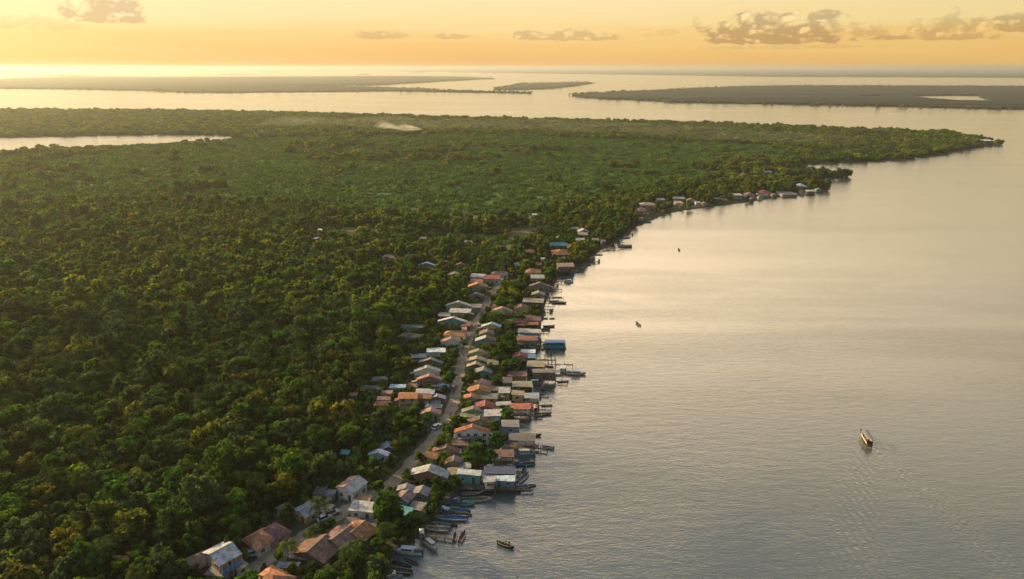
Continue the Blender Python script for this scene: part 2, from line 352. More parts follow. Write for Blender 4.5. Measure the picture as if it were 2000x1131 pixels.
def catmull(P, n=8):
    out = []
    for i in range(len(P) - 1):
        p0, p1, p2, p3 = P[max(i - 1, 0)], P[i], P[i + 1], P[min(i + 2, len(P) - 1)]
        for k in range(n):
            t = k / n; out.append(.5 * ((2 * p1) + (p2 - p0) * t + (2 * p0 - 5 * p1 + 4 * p2 - p3) * t * t + (3 * p1 - p0 - 3 * p2 + p3) * t ** 3))
    return out + [P[-1]]
RC = catmull(ROAD_W)
# village earth: a strip of ground either side of the road
vill = [(430, 1150), (372, 1100), (480, 1050), (560, 990), (640, 950), (735, 890), (720, 870), (800, 830), (770, 790), (700, 770), (730, 735), (795, 705), (790, 640), (860, 590), (910, 540), (960, 525), (1020, 518), (1060, 512), (1090, 520), (1066, 560), (1052, 590), (1046, 620), (1038, 655), (1028, 690), (1018, 720), (1006, 755), (996, 795), (986, 825), (972, 858), (948, 890), (915, 918), (892, 945), (875, 978), (845, 1005), (822, 1030), (780, 1062), (750, 1100), (740, 1150)]
sheet('village_ground', gpoly(rough_line(vill, 5, 14), LZ), LZ + .03, M_VILL)
mb = MB(); vs = []; fs = []
for i, p in enumerate(RC):
    q = RC[min(i + 1, len(RC) - 1)] - RC[max(i - 1, 0)]; nrm = Vector((-q.y, q.x, 0)).normalized()
    wd = (2.35 if i < 60 else 2.2) * (1 if i < len(RC) - 17 else .75)
    for s in (1, -1):
        r = p + nrm * s * (wd + random.uniform(-.5, .4)); vs.append((r.x, r.y, LZ + .06))
for i in range(len(RC) - 1): fs.append((2 * i, 2 * i + 2, 2 * i + 3, 2 * i + 1))
tag(mb.add(vs, fs).build('road', M_ROAD), kind='structure')
FIELDS_PX = [[(795, 457), (860, 455), (1000, 462), (1020, 476), (990, 492), (900, 489), (840, 484), (795, 474)], [(985, 449), (1050, 441), (1120, 446), (1130, 466), (1080, 479), (1000, 474)], [(600, 441), (700, 444), (810, 447), (700, 468), (640, 484), (590, 470)], [(850, 425), (1000, 418), (1050, 424), (1000, 434), (880, 434)]]
for nm, pts in [('field', q_) for q_ in FIELDS_PX] + [('field', [(1380, 346), (1440, 340), (1460, 345), (1400, 350)]),
                ]:
    sheet(nm, gpoly(rough_line(pts, 3), LZ), LZ + .09 + .0002 * pts[0][0], M_FIELD)

ISLES = [
    [(-300, 156), (0, 156), (60, 153), (150, 150), (300, 151), (600, 150), (800, 149), (900, 151), (965, 154), (900, 157), (830, 161), (740, 166), (620, 167), (530, 167), (620, 169), (700, 170), (790, 173), (870, 177), (1037, 182),
     (960, 181), (880, 180), (760, 178), (640, 179), (450, 181), (345, 180), (290, 177), (115, 174), (0, 173), (-300, 172)],
    [(966, 175), (1000, 168), (1020, 164), (1145, 161), (1156, 163), (1120, 168), (1080, 173), (1020, 175)],
    [(1117, 187), (1150, 183), (1250, 179), (1350, 174), (1480, 169), (1560, 168), (2000, 169), (2300, 170), (2300, 219), (2000, 214), (1700, 207), (1500, 203), (1310, 200), (1290, 198), (1200, 194), (1140, 191)],
    [(-300, 133.4), (3000, 133.4), (3000, 154), (2000, 152), (1500, 150), (1300, 147), (1000, 143), (820, 140), (700, 139), (500, 140), (300, 139), (100, 137), (20, 143), (-300, 143)],
    [(85, 147), (180, 146), (150, 148), (100, 148)], [(520, 141), (550, 141), (545, 142), (525, 142)], [(805, 140.6), (830, 140.4), (828, 141.6), (810, 141.8)], [(700, 145.4), (716, 145.2), (716, 146.2), (702, 146.4)], [(430, 144.7), (500, 144.5), (480, 145.5), (440, 145.6)]]
LAKES = {2: [[(1680, 189), (1705, 187), (1722, 187), (1715, 190), (1695, 191)], [(1783, 188), (1850, 186.5), (1910, 187), (1920, 192), (1940, 198.5), (1880, 198), (1830, 195), (1800, 192)]]}
for i, P in enumerate(ISLES):
    amp = .9 if i != 3 else .25
    ol = gpoly(rough_line(P, amp, 7 if i != 3 else 25), 0)
    # low canopy-high land: the outline at the water, the top a little inside
    polys = [ol] + [gpoly(rough_line(L, .6, 6)) for L in LAKES.get(i, [])]
    tris = geometry.tessellate_polygon([[Vector((p.x, p.y, 0)) for p in q] for q in polys]); flat = [p for q in polys for p in q]
    mb = MB(); hts = [random.uniform(3, 6) for _ in flat]
    mb.add([(p.x, p.y, h) for p, h in zip(flat, hts)], tris); k = 0
    for q in polys:
        n = len(q)
        for j in range(n):
            a, b = q[j], q[(j + 1) % n]; ha, hb = hts[k + j], hts[k + (j + 1) % n]
            mb.add([(a.x, a.y, ha), (b.x, b.y, hb), (b.x, b.y, -1), (a.x, a.y, -1)], [(0, 1, 2, 3)])
        k += n
    tag(mb.build('island', M_ISLE), kind='structure')

# ------------------------------------------------------------------ trees
def crown_mesh(name, r, h, base, nl, leaf, seed, material, flat=1.0, lobes=14, core=True):
    """leafy crown: overlapping lobes of leaf clumps around a solid shaded heart; origin at the foot of the tree"""
    g = np.random.default_rng(seed)
    cs = [];
    for i in range(lobes):
        a = g.uniform(0, 2 * math.pi); rr = r * math.sqrt(g.uniform(0, 1)) * .72; zz = g.uniform(.12, .9)
        k = math.sqrt(max(0, 1 - (rr / r) ** 2))
        cs.append((rr * math.cos(a), rr * math.sin(a), base + (h - base) * (.30 + (zz - .5) * k * .85 + .22 * k), r * g.uniform(.28, .48)))
    cs = np.array(cs)
    idx = g.integers(0, lobes, nl); c = cs[idx]
    d = g.normal(size=(nl, 3)); d[:, 2] = np.abs(d[:, 2]) * 1.0 - .25; d /= np.linalg.norm(d, axis=1)[:, None]
    p = c[:, :3] + d * c[:, 3:4] * g.uniform(.82, 1.12, (nl, 1)) * np.array([1, 1, .85 * flat])
    nrm = d + g.normal(size=(nl, 3)) * .45; nrm /= np.linalg.norm(nrm, axis=1)[:, None]
    t1 = np.cross(nrm, g.normal(size=(nl, 3))); t1 /= np.linalg.norm(t1, axis=1)[:, None]; t2 = np.cross(nrm, t1)
    s = leaf * g.uniform(.55, 1.25, (nl, 1)); el_ = g.uniform(.6, 1.0, (nl, 1))
    V = np.stack([p - t1 * s, p - t2 * s * el_ * .7 + t1 * s * .1, p + t1 * s, p + t2 * s * el_ * .7 - t1 * s * .1], 1).reshape(-1, 3)
    F = np.arange(nl * 4).reshape(-1, 4)
    verts = V.tolist(); faces = F.tolist()
    if core:
        for c in cs:
            b = len(verts); n = 6
            verts.append((c[0], c[1], c[2] + c[3] * .8))
            for ring, (rz, rr) in enumerate(((.45, .7), (-.15, .85), (-.6, .5))):
                for i in range(n):
                    a = 2 * math.pi * i / n + ring * .5; q = g.uniform(.85, 1.1) * .93
                    verts.append((c[0] + c[3] * rr * q * math.cos(a), c[1] + c[3] * rr * q * math.sin(a), c[2] + c[3] * rz * q))
            for i in range(n): faces.append((b, b + 1 + i, b + 1 + (i + 1) % n))
            for ring in range(2):
                for i in range(n):
                    a0 = b + 1 + ring * n; faces.append((a0 + i, a0 + n + i, a0 + n + (i + 1) % n, a0 + (i + 1) % n))
    me = bpy.data.meshes.new(name); me.from_pydata(verts, [], faces); me.materials.append(material); me.update(); return me
def trunk_mesh(h, r, seed):
    g = random.Random(seed); mb = MB()
    p = Vector((0, 0, -.3)); tip = Vector((g.uniform(-.4, .4), g.uniform(-.4, .4), h * .55))
    mb.beam(p, tip, r, 0, 7, r * .6)
    for k in range(5):
        a = k * 1.3 + g.random(); e = tip + Vector((math.cos(a) * h * .18, math.sin(a) * h * .18, h * g.uniform(.12, .28)))
        mb.beam(tip - Vector((0, 0, h * .1 * g.random())), e, r * .5, 0, 5, r * .15)
    me = mb.mesh('trunk'); me.materials.append(M_BARK); return me
NEAR = []    # (crown mesh, trunk mesh, radius, height, tint)
for i in range(10):
    rr = [2.6, 3.2, 2.2, 2.9, 3.6, 2.4, 3.0, 2.0, 3.4, 2.7][i]; hh = [7.5, 9.5, 6.5, 8.0, 10, 8.5, 7.0, 6.0, 8.8, 9.2][i]
    NEAR.append((crown_mesh('crown', rr, hh, hh * .25, int(210 * rr), .42, 50 + i, FOL[i % 5], lobes=12 + i % 5), trunk_mesh(hh, .16 + .02 * rr, i), rr, hh, i % 5))
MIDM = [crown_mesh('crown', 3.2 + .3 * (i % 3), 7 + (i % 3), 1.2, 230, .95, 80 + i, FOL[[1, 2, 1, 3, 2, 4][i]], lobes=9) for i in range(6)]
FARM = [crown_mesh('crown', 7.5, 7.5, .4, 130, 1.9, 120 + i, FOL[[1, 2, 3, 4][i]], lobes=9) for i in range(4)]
SCRM = [crown_mesh('crown', 5.5, 1.7, .0, 120, 1.2, 150 + i, M_SCRUB, lobes=9, flat=.6) for i in range(4)]

def palm_meshes(h, seed, fl=3.4):
    g = random.Random(seed); mb = MB(); p = Vector((0, 0, -.2)); lean = Vector((g.uniform(-.09, .09), g.uniform(-.09, .09), 0)); n = 7; prev = p
    for i in range(1, n + 1):
        t = i / n; q = Vector((lean.x * h * t * t, lean.y * h * t * t, h * t)); mb.beam(prev, q, .22 - .10 * t, 0, 7, .21 - .10 * t); prev = q
    top = prev; tr = mb.mesh('trunk'); tr.materials.append(M_BARK)
    mb = MB()
    for k in range(22):
        a = k * 2.399 + g.uniform(-.2, .2); up = g.uniform(-.25, 1.15); L = fl * g.uniform(.85, 1.1); d = Vector((math.cos(a), math.sin(a), 0)); side = Vector((-d.y, d.x, 0))
        pts = []
        for j in range(9):
            t = j / 8; pts.append(top + d * L * t * (1 - .18 * t) + Vector((0, 0, up * L * .62 * t - L * .72 * t * t)))
        for j in range(8):
            a0, a1 = pts[j], pts[j + 1]; w0 = .62 * math.sin(math.pi * min(1, (j + .8) / 9.2)) ; dn = Vector((0, 0, -.28 * w0 * 2))
            for s in (1, -1):     # leaflets hanging each side of the rib, with gaps
                m0 = a0.lerp(a1, .1); m1 = a0.lerp(a1, .72)
                mb.add([m0, m1, m1 + side * s * w0 + dn + d * .35, m0 + side * s * w0 * .9 + dn + d * .35], [(0, 1, 2, 3)])
    fr = mb.mesh('fronds'); fr.materials.append(M_PALM)
    return fr, tr
PALMS = [palm_meshes(h, 30 + i, f) for i, (h, f) in enumerate(((7.5, 3.6), (9.0, 3.4), (6.0, 3.2), (4.0, 2.9)))]

# ------------------------------------------------------------------ houses
ORD = ['nearest', 'second', 'third', 'fourth', 'fifth', 'sixth', 'seventh', 'eighth', 'ninth', 'tenth', 'eleventh', 'twelfth', 'thirteenth', 'fourteenth', 'fifteenth', 'sixteenth', 'seventeenth', 'eighteenth', 'nineteenth', 'twentieth']
def ordinal(n):
    if n < 20: return ORD[n]
    tens = {2: 'twenty', 3: 'thirty', 4: 'forty', 5: 'fifty', 6: 'sixty', 7: 'seventy', 8: 'eighty', 9: 'ninety', 10: 'hundred'}; t, u = divmod(n + 1, 10)
    one = ['', 'first', 'second', 'third', 'fourth', 'fifth', 'sixth', 'seventh', 'eighth', 'ninth']
    return tens[t] + '-' + one[u] if u else {3: 'thirtieth', 4: 'fortieth', 5: 'fiftieth', 6: 'sixtieth', 7: 'seventieth', 8: 'eightieth', 9: 'ninetieth', 10: 'hundredth'}[t]
RTXT = dict(grey='weathered grey tin', lightgrey='pale grey tin', white='white tin', bluegrey='blue-grey tin', darkgrey='dark grey tin', paleblue='pale blue tin', turquoise='turquoise tin', navy='navy blue tarpaulin',
            blue='blue tin', ochre='rusty ochre tin', greentin='faded green tin', tan='sandy tan tin', olive='olive grey tin', orange='orange tile', redorange='bright red-orange tile', red='dark red tile', salmon='salmon pink tile',
            brown='brown tile', rust='rust brown tile', dullred='dull red tile', pinkbrown='pinkish brown tile')
WTXT = dict(white='white', cream='cream', yellow='yellow', green='green', teal='teal', blue='blue', paleblue='pale blue', brick='brick', pink='pink', wood='bare wood', grey='grey', brown='brown', dark='dark', tan='tan')
FTXT = dict(Y='gable', X='side-gabled', H='hipped', S='flat')
# roof outline in the photo (x0, y0, x1, y1), form, roof, wall, wall height, options
HS = [
 # near end, seen large
 (391, 1061, 475, 1088, 'Y', 'lightgrey', 'pink', 5.6, dict(c=(433, 1077), W=8.2, D=6.2, yaw=-40, balc='blue', two=1)),
 (369, 1074, 415, 1100, 'H', 'salmon', 'pink', 2.7, dict(c=(388, 1090), W=6.4, D=6.0, yaw=-40)),
 (404, 1107, 448, 1124, 'S', 'grey', 'grey', 2.5, dict(c=(426, 1117), W=5.6, D=2.8, yaw=-8)),
 (451, 1095, 485, 1110, 'S', 'tan', 'white', 2.6, dict(c=(468, 1103), W=3.6, D=3.0, yaw=-40)),
 (481, 1035, 538, 1056, 'H', 'orange', 'white', 3.0, dict(c=(508, 1048), W=7.5, D=7.0, yaw=-38)),
 (496, 1024, 560, 1044, 'H', 'dullred', 'pink', 3.0, dict(c=(533, 1036), W=7.2, D=6.5, yaw=-38)),
 (577, 1050, 664, 1085, 'Y', 'brown', 'brown', 3.2, dict(c=(619, 1068), W=10.5, D=8.0, yaw=-24)),
 (631, 1030, 706, 1062, 'Y', 'brown', 'yellow', 3.6, dict(c=(667, 1046), W=9.0, D=7.0, yaw=-32, balc='white')),
 (660, 1022, 728, 1050, 'Y', 'orange', 'brick', 3.4, dict(c=(700, 1034), W=8.5, D=6.0, yaw=-28)),
 (493, 1112, 568, 1131, 'H', 'orange', 'brick', 3.2, dict(c=(530, 1128), W=9.0, D=8.0, yaw=-30)),
 (558, 1080, 626, 1091, 'S', 'lightgrey', 'wood', 2.3, dict(c=(592, 1087), W=8.6, D=2.0, yaw=-8, open=1)),
 (541, 1100, 586, 1108, 'S', 'bluegrey', 'wood', 2.2, dict(c=(563, 1104), W=5.6, D=2.0, yaw=-5, open=1)),
 (656, 934, 720, 955, 'Y', 'salmon', 'white', 3.9, dict(c=(687, 944), W=6.8, D=6.8, yaw=-28, roof2='lightgrey')),
 (697, 966, 725, 980, 'S', 'ochre', 'wood', 2.4, dict(c=(711, 973), W=4.4, D=3.2, yaw=-12, open=1)),
 (685, 981, 735, 996, 'S', 'lightgrey', 'white', 3.3, dict(c=(710, 989), W=7.4, D=4.6, yaw=-8)),
 (670, 1012, 735, 1032, 'S', 'darkgrey', 'grey', 1.2, dict(c=(703, 1024), W=9.0, D=5.0, yaw=-6)),
 (772, 957, 808, 977, 'Y', 'pinkbrown', 'teal', 3.2, dict(c=(790, 968), W=5.2, D=4.6, yaw=-24)),
 (799, 978, 829, 995, 'S', 'grey', 'teal', 2.4, dict(c=(815, 988), W=4.4, D=3.6, yaw=-20)),
 (776, 990, 806, 1010, 'S', 'turquoise', 'wood', 2.2, dict(c=(789, 999), W=4.2, D=4.2, yaw=-18, open=1)),
 (775, 944, 812, 960, 'Y', 'grey', 'wood', 2.6, {}), (806, 948, 840, 968, 'Y', 'grey', 'grey', 2.7, dict(yaw=-12)),
 (801, 907, 877, 932, 'Y', 'lightgrey', 'brick', 3.4, dict(yaw=-8)),
 (872, 914, 903, 928, 'S', 'tan', 'grey', 2.6, {}), (898, 904, 920, 915, 'S', 'lightgrey', 'grey', 2.6, {}),
 (830, 883, 856, 896, 'S', 'rust', 'yellow', 3.0, {}), (844, 868, 898, 884, 'Y', 'brown', 'tan', 3.2, {}), (877, 879, 900, 888, 'S', 'salmon', 'tan', 2.7, {}),
 (868, 890, 905, 906, 'Y', 'pinkbrown', 'grey', 3.0, {}),
 (719, 877, 761, 891, 'Y', 'white', 'paleblue', 3.0, dict(yaw=-8)), (743, 862, 770, 878, 'Y', 'bluegrey', 'wood', 2.8, dict(yaw=14)), (665, 880, 683, 888, 'S', 'turquoise', 'wood', 2.2, dict(open=1)),
 # river side of the road
 (887, 831, 957, 846, 'Y', 'redorange', 'white', 5.4, dict(two=1)), (886, 849, 954, 858, 'S', 'paleblue', 'pink', 2.6, {}), (884, 857, 915, 870, 'S', 'pinkbrown', 'pink', 2.6, {}),
 (910, 813, 963, 828, 'Y', 'brown', 'green', 3.2, {}), (898, 808, 944, 815, 'S', 'greentin', 'cream', 2.4, {}), (901, 796, 947, 806, 'Y', 'grey', 'green', 2.8, {}),
 (945, 800, 981, 813, 'S', 'lightgrey', 'cream', 3.3, {}), (927, 782, 967, 799, 'Y', 'red', 'brick', 3.0, {}), (905, 767, 935, 780, 'Y', 'orange', 'grey', 3.0, {}), (934, 769, 973, 779, 'S', 'grey', 'grey', 2.8, {}),
 (912, 751, 959, 767, 'Y', 'orange', 'yellow', 3.2, {}), (921, 740, 961, 753, 'Y', 'salmon', 'cream', 3.0, {}), (927, 716, 962, 729, 'Y', 'grey', 'teal', 3.2, {}),
 (911, 706, 947, 717, 'Y', 'tan', 'brown', 2.6, {}), (911, 695, 951, 707, 'Y', 'tan', 'yellow', 3.0, {}), (951, 703, 974, 712, 'S', 'olive', 'green', 2.8, {}), (915, 681, 953, 692, 'Y', 'olive', 'green', 3.4, {}),
 (928, 655, 970, 667, 'Y', 'lightgrey', 'teal', 3.2, dict(roof2='brown')), (936, 643, 967, 654, 'Y', 'pinkbrown', 'grey', 3.0, {}), (940, 629, 979, 639, 'Y', 'paleblue', 'yellow', 3.4, {}),
 (959, 599, 1002, 609, 'Y', 'salmon', 'white', 3.6, {}), (1003, 594, 1033, 604, 'Y', 'dullred', 'yellow', 3.6, {}), (962, 595, 976, 600, 'S', 'pinkbrown', 'cream', 2.6, {}),
 (914, 551, 952, 561, 'Y', 'orange', 'green', 4.4, dict(two=1)), (919, 546, 943, 552, 'S', 'red', 'cream', 3.0, {}), (915, 571, 946, 579, 'Y', 'pinkbrown', 'grey', 2.8, {}),
 (945, 538, 977, 545, 'S', 'red', 'paleblue', 3.8, {}), (919, 535, 948, 541, 'S', 'lightgrey', 'paleblue', 3.8, {}), (960, 529, 993, 536, 'H', 'pinkbrown', 'paleblue', 3.6, {}),
 (1026, 524, 1057, 533, 'H', 'orange', 'yellow', 3.4, {}), (1036, 537, 1064, 544, 'S', 'bluegrey', 'grey', 3.6, {}),
 # inland side of the road
 (871, 588, 921, 598, 'Y', 'lightgrey', 'green', 3.6, {}), (920, 594, 941, 601, 'S', 'grey', 'grey', 3.2, {}), (878, 603, 920, 611, 'S', 'lightgrey', 'grey', 3.6, {}), (856, 611, 880, 618, 'S', 'grey', 'dark', 2.8, {}),
 (855, 620, 913, 629, 'Y', 'white', 'teal', 3.0, {}), (901, 628, 920, 637, 'S', 'dullred', 'brown', 2.8, {}), (897, 639, 912, 646, 'S', 'salmon', 'grey', 2.6, {}),
 (784, 632, 827, 640, 'X', 'grey', 'green', 3.4, {}), (782, 649, 826, 659, 'H', 'pinkbrown', 'grey', 2.8, {}),
 (867, 644, 912, 656, 'H', 'orange', 'white', 3.4, {}), (860, 658, 901, 669, 'Y', 'salmon', 'white', 3.6, {}),
 (833, 680, 870, 688, 'S', 'white', 'paleblue', 4.0, {}), (800, 691, 834, 699, 'S', 'lightgrey', 'wood', 2.6, {}), (817, 698, 866, 710, 'Y', 'grey', 'wood', 3.0, {}),
 (808, 714, 860, 727, 'Y', 'lightgrey', 'white', 4.0, {}), (810, 728, 850, 734, 'S', 'lightgrey', 'grey', 2.4, {}), (813, 735, 864, 743, 'Y', 'salmon', 'brick', 4.8, dict(two=1)),
 (727, 736, 758, 743, 'S', 'grey', 'blue', 3.0, {}), (761, 751, 793, 758, 'S', 'paleblue', 'teal', 3.2, {}), (797, 749, 817, 756, 'S', 'salmon', 'pink', 2.6, {}), (843, 748, 878, 755, 'S', 'paleblue', 'grey', 2.8, {}),
 (812, 760, 849, 769, 'S', 'lightgrey', 'grey', 4.6, {}), (778, 767, 816, 779, 'S', 'orange', 'yellow', 5.0, dict(two=1)), (779, 786, 808, 792, 'S', 'dullred', 'yellow', 2.2, {}), (816, 771, 843, 779, 'S', 'rust', 'brown', 4.2, {}),
 (836, 769, 871, 780, 'Y', 'lightgrey', 'brick', 3.0, {}), (744, 763, 767, 770, 'S', 'pinkbrown', 'pink', 3.0, {}), (737, 776, 763, 782, 'S', 'pinkbrown', 'brick', 2.4, {}), (731, 786, 762, 792, 'S', 'rust', 'wood', 2.2, {}),
 (830, 785, 864, 796, 'H', 'lightgrey', 'grey', 2.8, {}), (821, 796, 862, 810, 'Y', 'salmon', 'green', 3.0, dict(yaw=-4)),
 (704, 750, 748, 760, 'H', 'darkgrey', 'wood', 2.8, {}), (680, 767, 698, 774, 'S', 'rust', 'wood', 2.6, {}),
 (614, 949, 637, 966, 'S', 'darkgrey', 'wood', 2.6, {}), (634, 957, 656, 968, 'S', 'grey', 'grey', 2.5, {}), (586, 983, 612, 1003, 'Y', 'bluegrey', 'yellow', 3.0, dict(c=(599, 993), W=6.2, D=5.5, yaw=-38)), (540, 985, 572, 1000, 'Y', 'grey', 'tan', 2.8, dict(yaw=-30)),
 (619, 982, 648, 1000, 'S', 'tan', 'white', 2.6, dict(c=(634, 990), W=4, D=4, yaw=-35)),
 # waterfront, mostly on stilts
 (974, 756, 997, 768, 'S', 'lightgrey', 'cream', 3.0, {}), (999, 763, 1024, 772, 'S', 'tan', 'yellow', 3.0, {}), (1024, 768, 1053, 778, 'S', 'bluegrey', 'white', 3.0, dict(st=1, open=1)),
 (968, 785, 998, 792, 'S', 'lightgrey', 'grey', 2.8, {}), (997, 788, 1037, 799, 'S', 'redorange', 'white', 2.8, dict(st=1)),
 (979, 821, 1014, 834, 'S', 'grey', 'blue', 3.2, dict(st=1)), (994, 847, 1046, 861, 'S', 'darkgrey', 'white', 3.6, dict(st=1, open=1, deck=1)), (963, 879, 1004, 893, 'S', 'brown', 'white', 3.2, dict(st=1, open=1)),
 (1000, 745, 1040, 756, 'S', 'olive', 'dark', 3.0, dict(st=1)), (979, 737, 1000, 748, 'S', 'darkgrey', 'grey', 3.0, {}), (955, 755, 975, 763, 'S', 'grey', 'grey', 2.6, {}),
 (990, 621, 1027, 630, 'H', 'rust', 'brown', 3.2, dict(st=1)), (1023, 617, 1057, 626, 'S', 'dullred', 'grey', 3.4, dict(st=1)), (1008, 630, 1052, 635, 'S', 'rust', 'dark', 2.4, dict(st=1, open=1)),
 (1012, 643, 1057, 650, 'S', 'lightgrey', 'grey', 4.6, dict(st=1)), (1012, 651, 1056, 658, 'S', 'bluegrey', 'grey', 3.2, dict(st=1)), (1009, 657, 1050, 665, 'S', 'rust', 'teal', 4.4, dict(st=1)),
 (1000, 687, 1031, 699, 'Y', 'red', 'pink', 3.6, {}), (1017, 683, 1046, 690, 'S', 'white', 'grey', 3.0, {}), (1031, 692, 1047, 700, 'S', 'blue', 'dark', 2.8, dict(st=1)),
 (1029, 705, 1064, 717, 'S', 'olive', 'dark', 3.2, dict(st=1)), (1040, 721, 1086, 728, 'S', 'grey', 'wood', 3.6, dict(st=1)), (992, 725, 1029, 735, 'S', 'dullred', 'tan', 3.8, {}),
 (1033, 551, 1074, 560, 'Y', 'dullred', 'grey', 4.0, {}), (1038, 568, 1065, 577, 'Y', 'grey', 'grey', 3.2, dict(st=1)), (1021, 583, 1062, 591, 'S', 'olive', 'dark', 3.8, dict(st=1)),
 (1087, 514, 1121, 521, 'S', 'pinkbrown', 'grey', 3.8, dict(st=1)), (1077, 486, 1110, 498, 'H', 'rust', 'brown', 3.2, {}), (1072, 473, 1111, 480, 'H', 'turquoise', 'tan', 2.8, {}), (1026, 486, 1044, 493, 'H', 'orange', 'brick', 2.8, {}),
 (893, 921, 940, 928, 'S', 'white', 'teal', 3.6, dict(st=1)), (945, 911, 1007, 926, 'S', 'navy', 'dark', 3.2, dict(st=1)), (944, 929, 1006, 940, 'S', 'paleblue', 'blue', 2.6, dict(st=1)), (944, 936, 968, 942, 'S', 'lightgrey', 'white', 2.8, dict(st=1)),
 # lone houses in the forest and along the far shore
 (817, 512, 850, 519, 'Y', 'paleblue', 'grey', 3.0, {}), (747, 497, 776, 504, 'H', 'pinkbrown', 'paleblue', 3.2, {}), (888, 513, 912, 519, 'Y', 'dullred', 'brown', 2.8, {}), (876, 530, 899, 538, 'Y', 'tan', 'brown', 2.8, {}),
 (1249, 395, 1279, 401, 'H', 'tan', 'pink', 5.0, dict(two=1)), (1242, 406, 1262, 412, 'H', 'salmon', 'pink', 4.6, {}), (1247, 421, 1256, 427, 'S', 'salmon', 'pink', 3.0, dict(st=1)), (1313, 384, 1337, 388, 'S', 'lightgrey', 'grey', 3.4, {}),
 (1282, 387, 1298, 391, 'S', 'lightgrey', 'wood', 3.0, {}), (1317, 392, 1333, 397, 'S', 'tan', 'yellow', 3.6, {}), (1342, 387, 1357, 392, 'H', 'pinkbrown', 'pink', 3.6, {}),
 (1128, 446, 1150, 453, 'Y', 'lightgrey', 'grey', 3.0, {}), (1115, 443, 1130, 447, 'S', 'grey', 'grey', 3.0, {}), (1130, 452, 1148, 459, 'S', 'grey', 'wood', 3.0, {}), (1124, 465, 1142, 470, 'S', 'lightgrey', 'grey', 2.8, {}), (1156, 465, 1170, 470, 'S', 'grey', 'wood', 2.8, {}),
 (1039, 416, 1049, 420, 'S', 'white', 'grey', 3.0, {}), (1432, 378, 1448, 382, 'S', 'lightgrey', 'grey', 5.5, dict(two=1)), (1454, 375, 1472, 381, 'H', 'pinkbrown', 'pink', 4.6, {}), (1478, 371, 1505, 378, 'H', 'red', 'white', 3.4, {}),
 (1521, 374, 1552, 380, 'S', 'grey', 'grey', 3.0, {}), (1554, 358, 1573, 364, 'H', 'paleblue', 'grey', 3.2, {}), (1446, 338, 1458, 342, 'H', 'red', 'white', 3.0, {}), (1492, 333, 1506, 336, 'S', 'lightgrey', 'grey', 3.0, {}),
 (1919, 271, 1936, 275, 'S', 'white', 'brick', 5.0, {}), (820, 463, 835, 467, 'S', 'lightgrey', 'grey', 3.0, {}), (621, 447, 632, 450, 'S', 'white', 'grey', 3.0, {}), (612, 463, 622, 467, 'S', 'lightgrey', 'wood', 2.6, {}), (905, 470, 925, 473, 'S', 'lightgrey', 'wood', 2.4, {}),
 (1395, 385, 1407, 389, 'S', 'grey', 'wood', 3.0, {}), (1575, 371, 1590, 374, 'S', 'lightgrey', 'wood', 2.6, dict(st=1)), (1357, 392, 1368, 396, 'S', 'lightgrey', 'white', 3.0, {}), (1410, 388, 1420, 391, 'S', 'rust', 'wood', 3.0, {})]

_g = random.Random(21); _ins = []
for i, (px_, py_) in enumerate([(1100, 503), (1125, 500), (1140, 492), (1092, 463), (1075, 455), (1160, 478), (1178, 470), (1145, 436), (1168, 440), (1190, 455), (1205, 447), (1216, 438), (1196, 432), (1262, 416), (1271, 408), (1288, 402), (1302, 396), (1298, 407), (1330, 401), (1345, 399), (1362, 386), (1375, 396), (1380, 384), (1418, 380),
        (1392, 376), (1468, 388), (1484, 384), (1512, 379), (1525, 368), (1540, 364), (1500, 365), (1566, 373), (1598, 369), (1118, 480), (1060, 505), (985, 505), (1010, 515), (1052, 515), (1160, 426), (1236, 416), (1445, 371), (1585, 353), (1530, 347), (1475, 343)]):
    w_ = _g.uniform(8, 15) * (1 if py_ > 430 else .8); h_ = w_ * .33
    _ins.append((px_ - w_ / 2, py_ - h_ / 2, px_ + w_ / 2, py_ + h_ / 2, _g.choice('SSYH'), _g.choice(['grey', 'darkgrey', 'rust', 'tan', 'pinkbrown', 'dullred', 'bluegrey', 'grey', 'olive', 'brown', 'lightgrey']), _g.choice(['grey', 'wood', 'cream', 'white', 'pink', 'teal', 'brown']), _g.uniform(2.8, 3.8), dict(hid=1)))
HS[len(HS) - 37:len(HS) - 37] = _ins; N_FAR = 37 + len(_ins)
FOOT = []      # footprints for keeping trees off: (x, y, half-width, half-depth, yaw)
SCREEN = []    # what the photo shows of each house, for keeping trees from standing before it
def window(parent, x, y, z, wd, ht, axis, sgn, name='window'):
    mb = MB(); t = .05; e = .09
    def b(u0, z0, u1, z1, d0, d1, mi):
        if axis == 'y': mb.box(x + u0, min(y + sgn * d0, y + sgn * d1), z + z0, x + u1, max(y + sgn * d0, y + sgn * d1), z + z1, mi)
        else: mb.box(min(x + sgn * d0, x + sgn * d1), y + u0, z + z0, max(x + sgn * d0, x + sgn * d1), y + u1, z + z1, mi)
    b(-wd / 2, 0, wd / 2, ht, .0, t, 0)
    for (u0, z0, u1, z1) in ((-wd / 2 - e, -e, -wd / 2, ht + e), (wd / 2, -e, wd / 2 + e, ht + e), (-wd / 2, -e, wd / 2, 0), (-wd / 2, ht, wd / 2, ht + e), (-.03, 0, .03, ht)):
        b(u0, z0, u1, z1, .0, t + .05, 1)
    return mb.build(name, [M_GLASS, M_FRAME], parent)
HOUSES = []
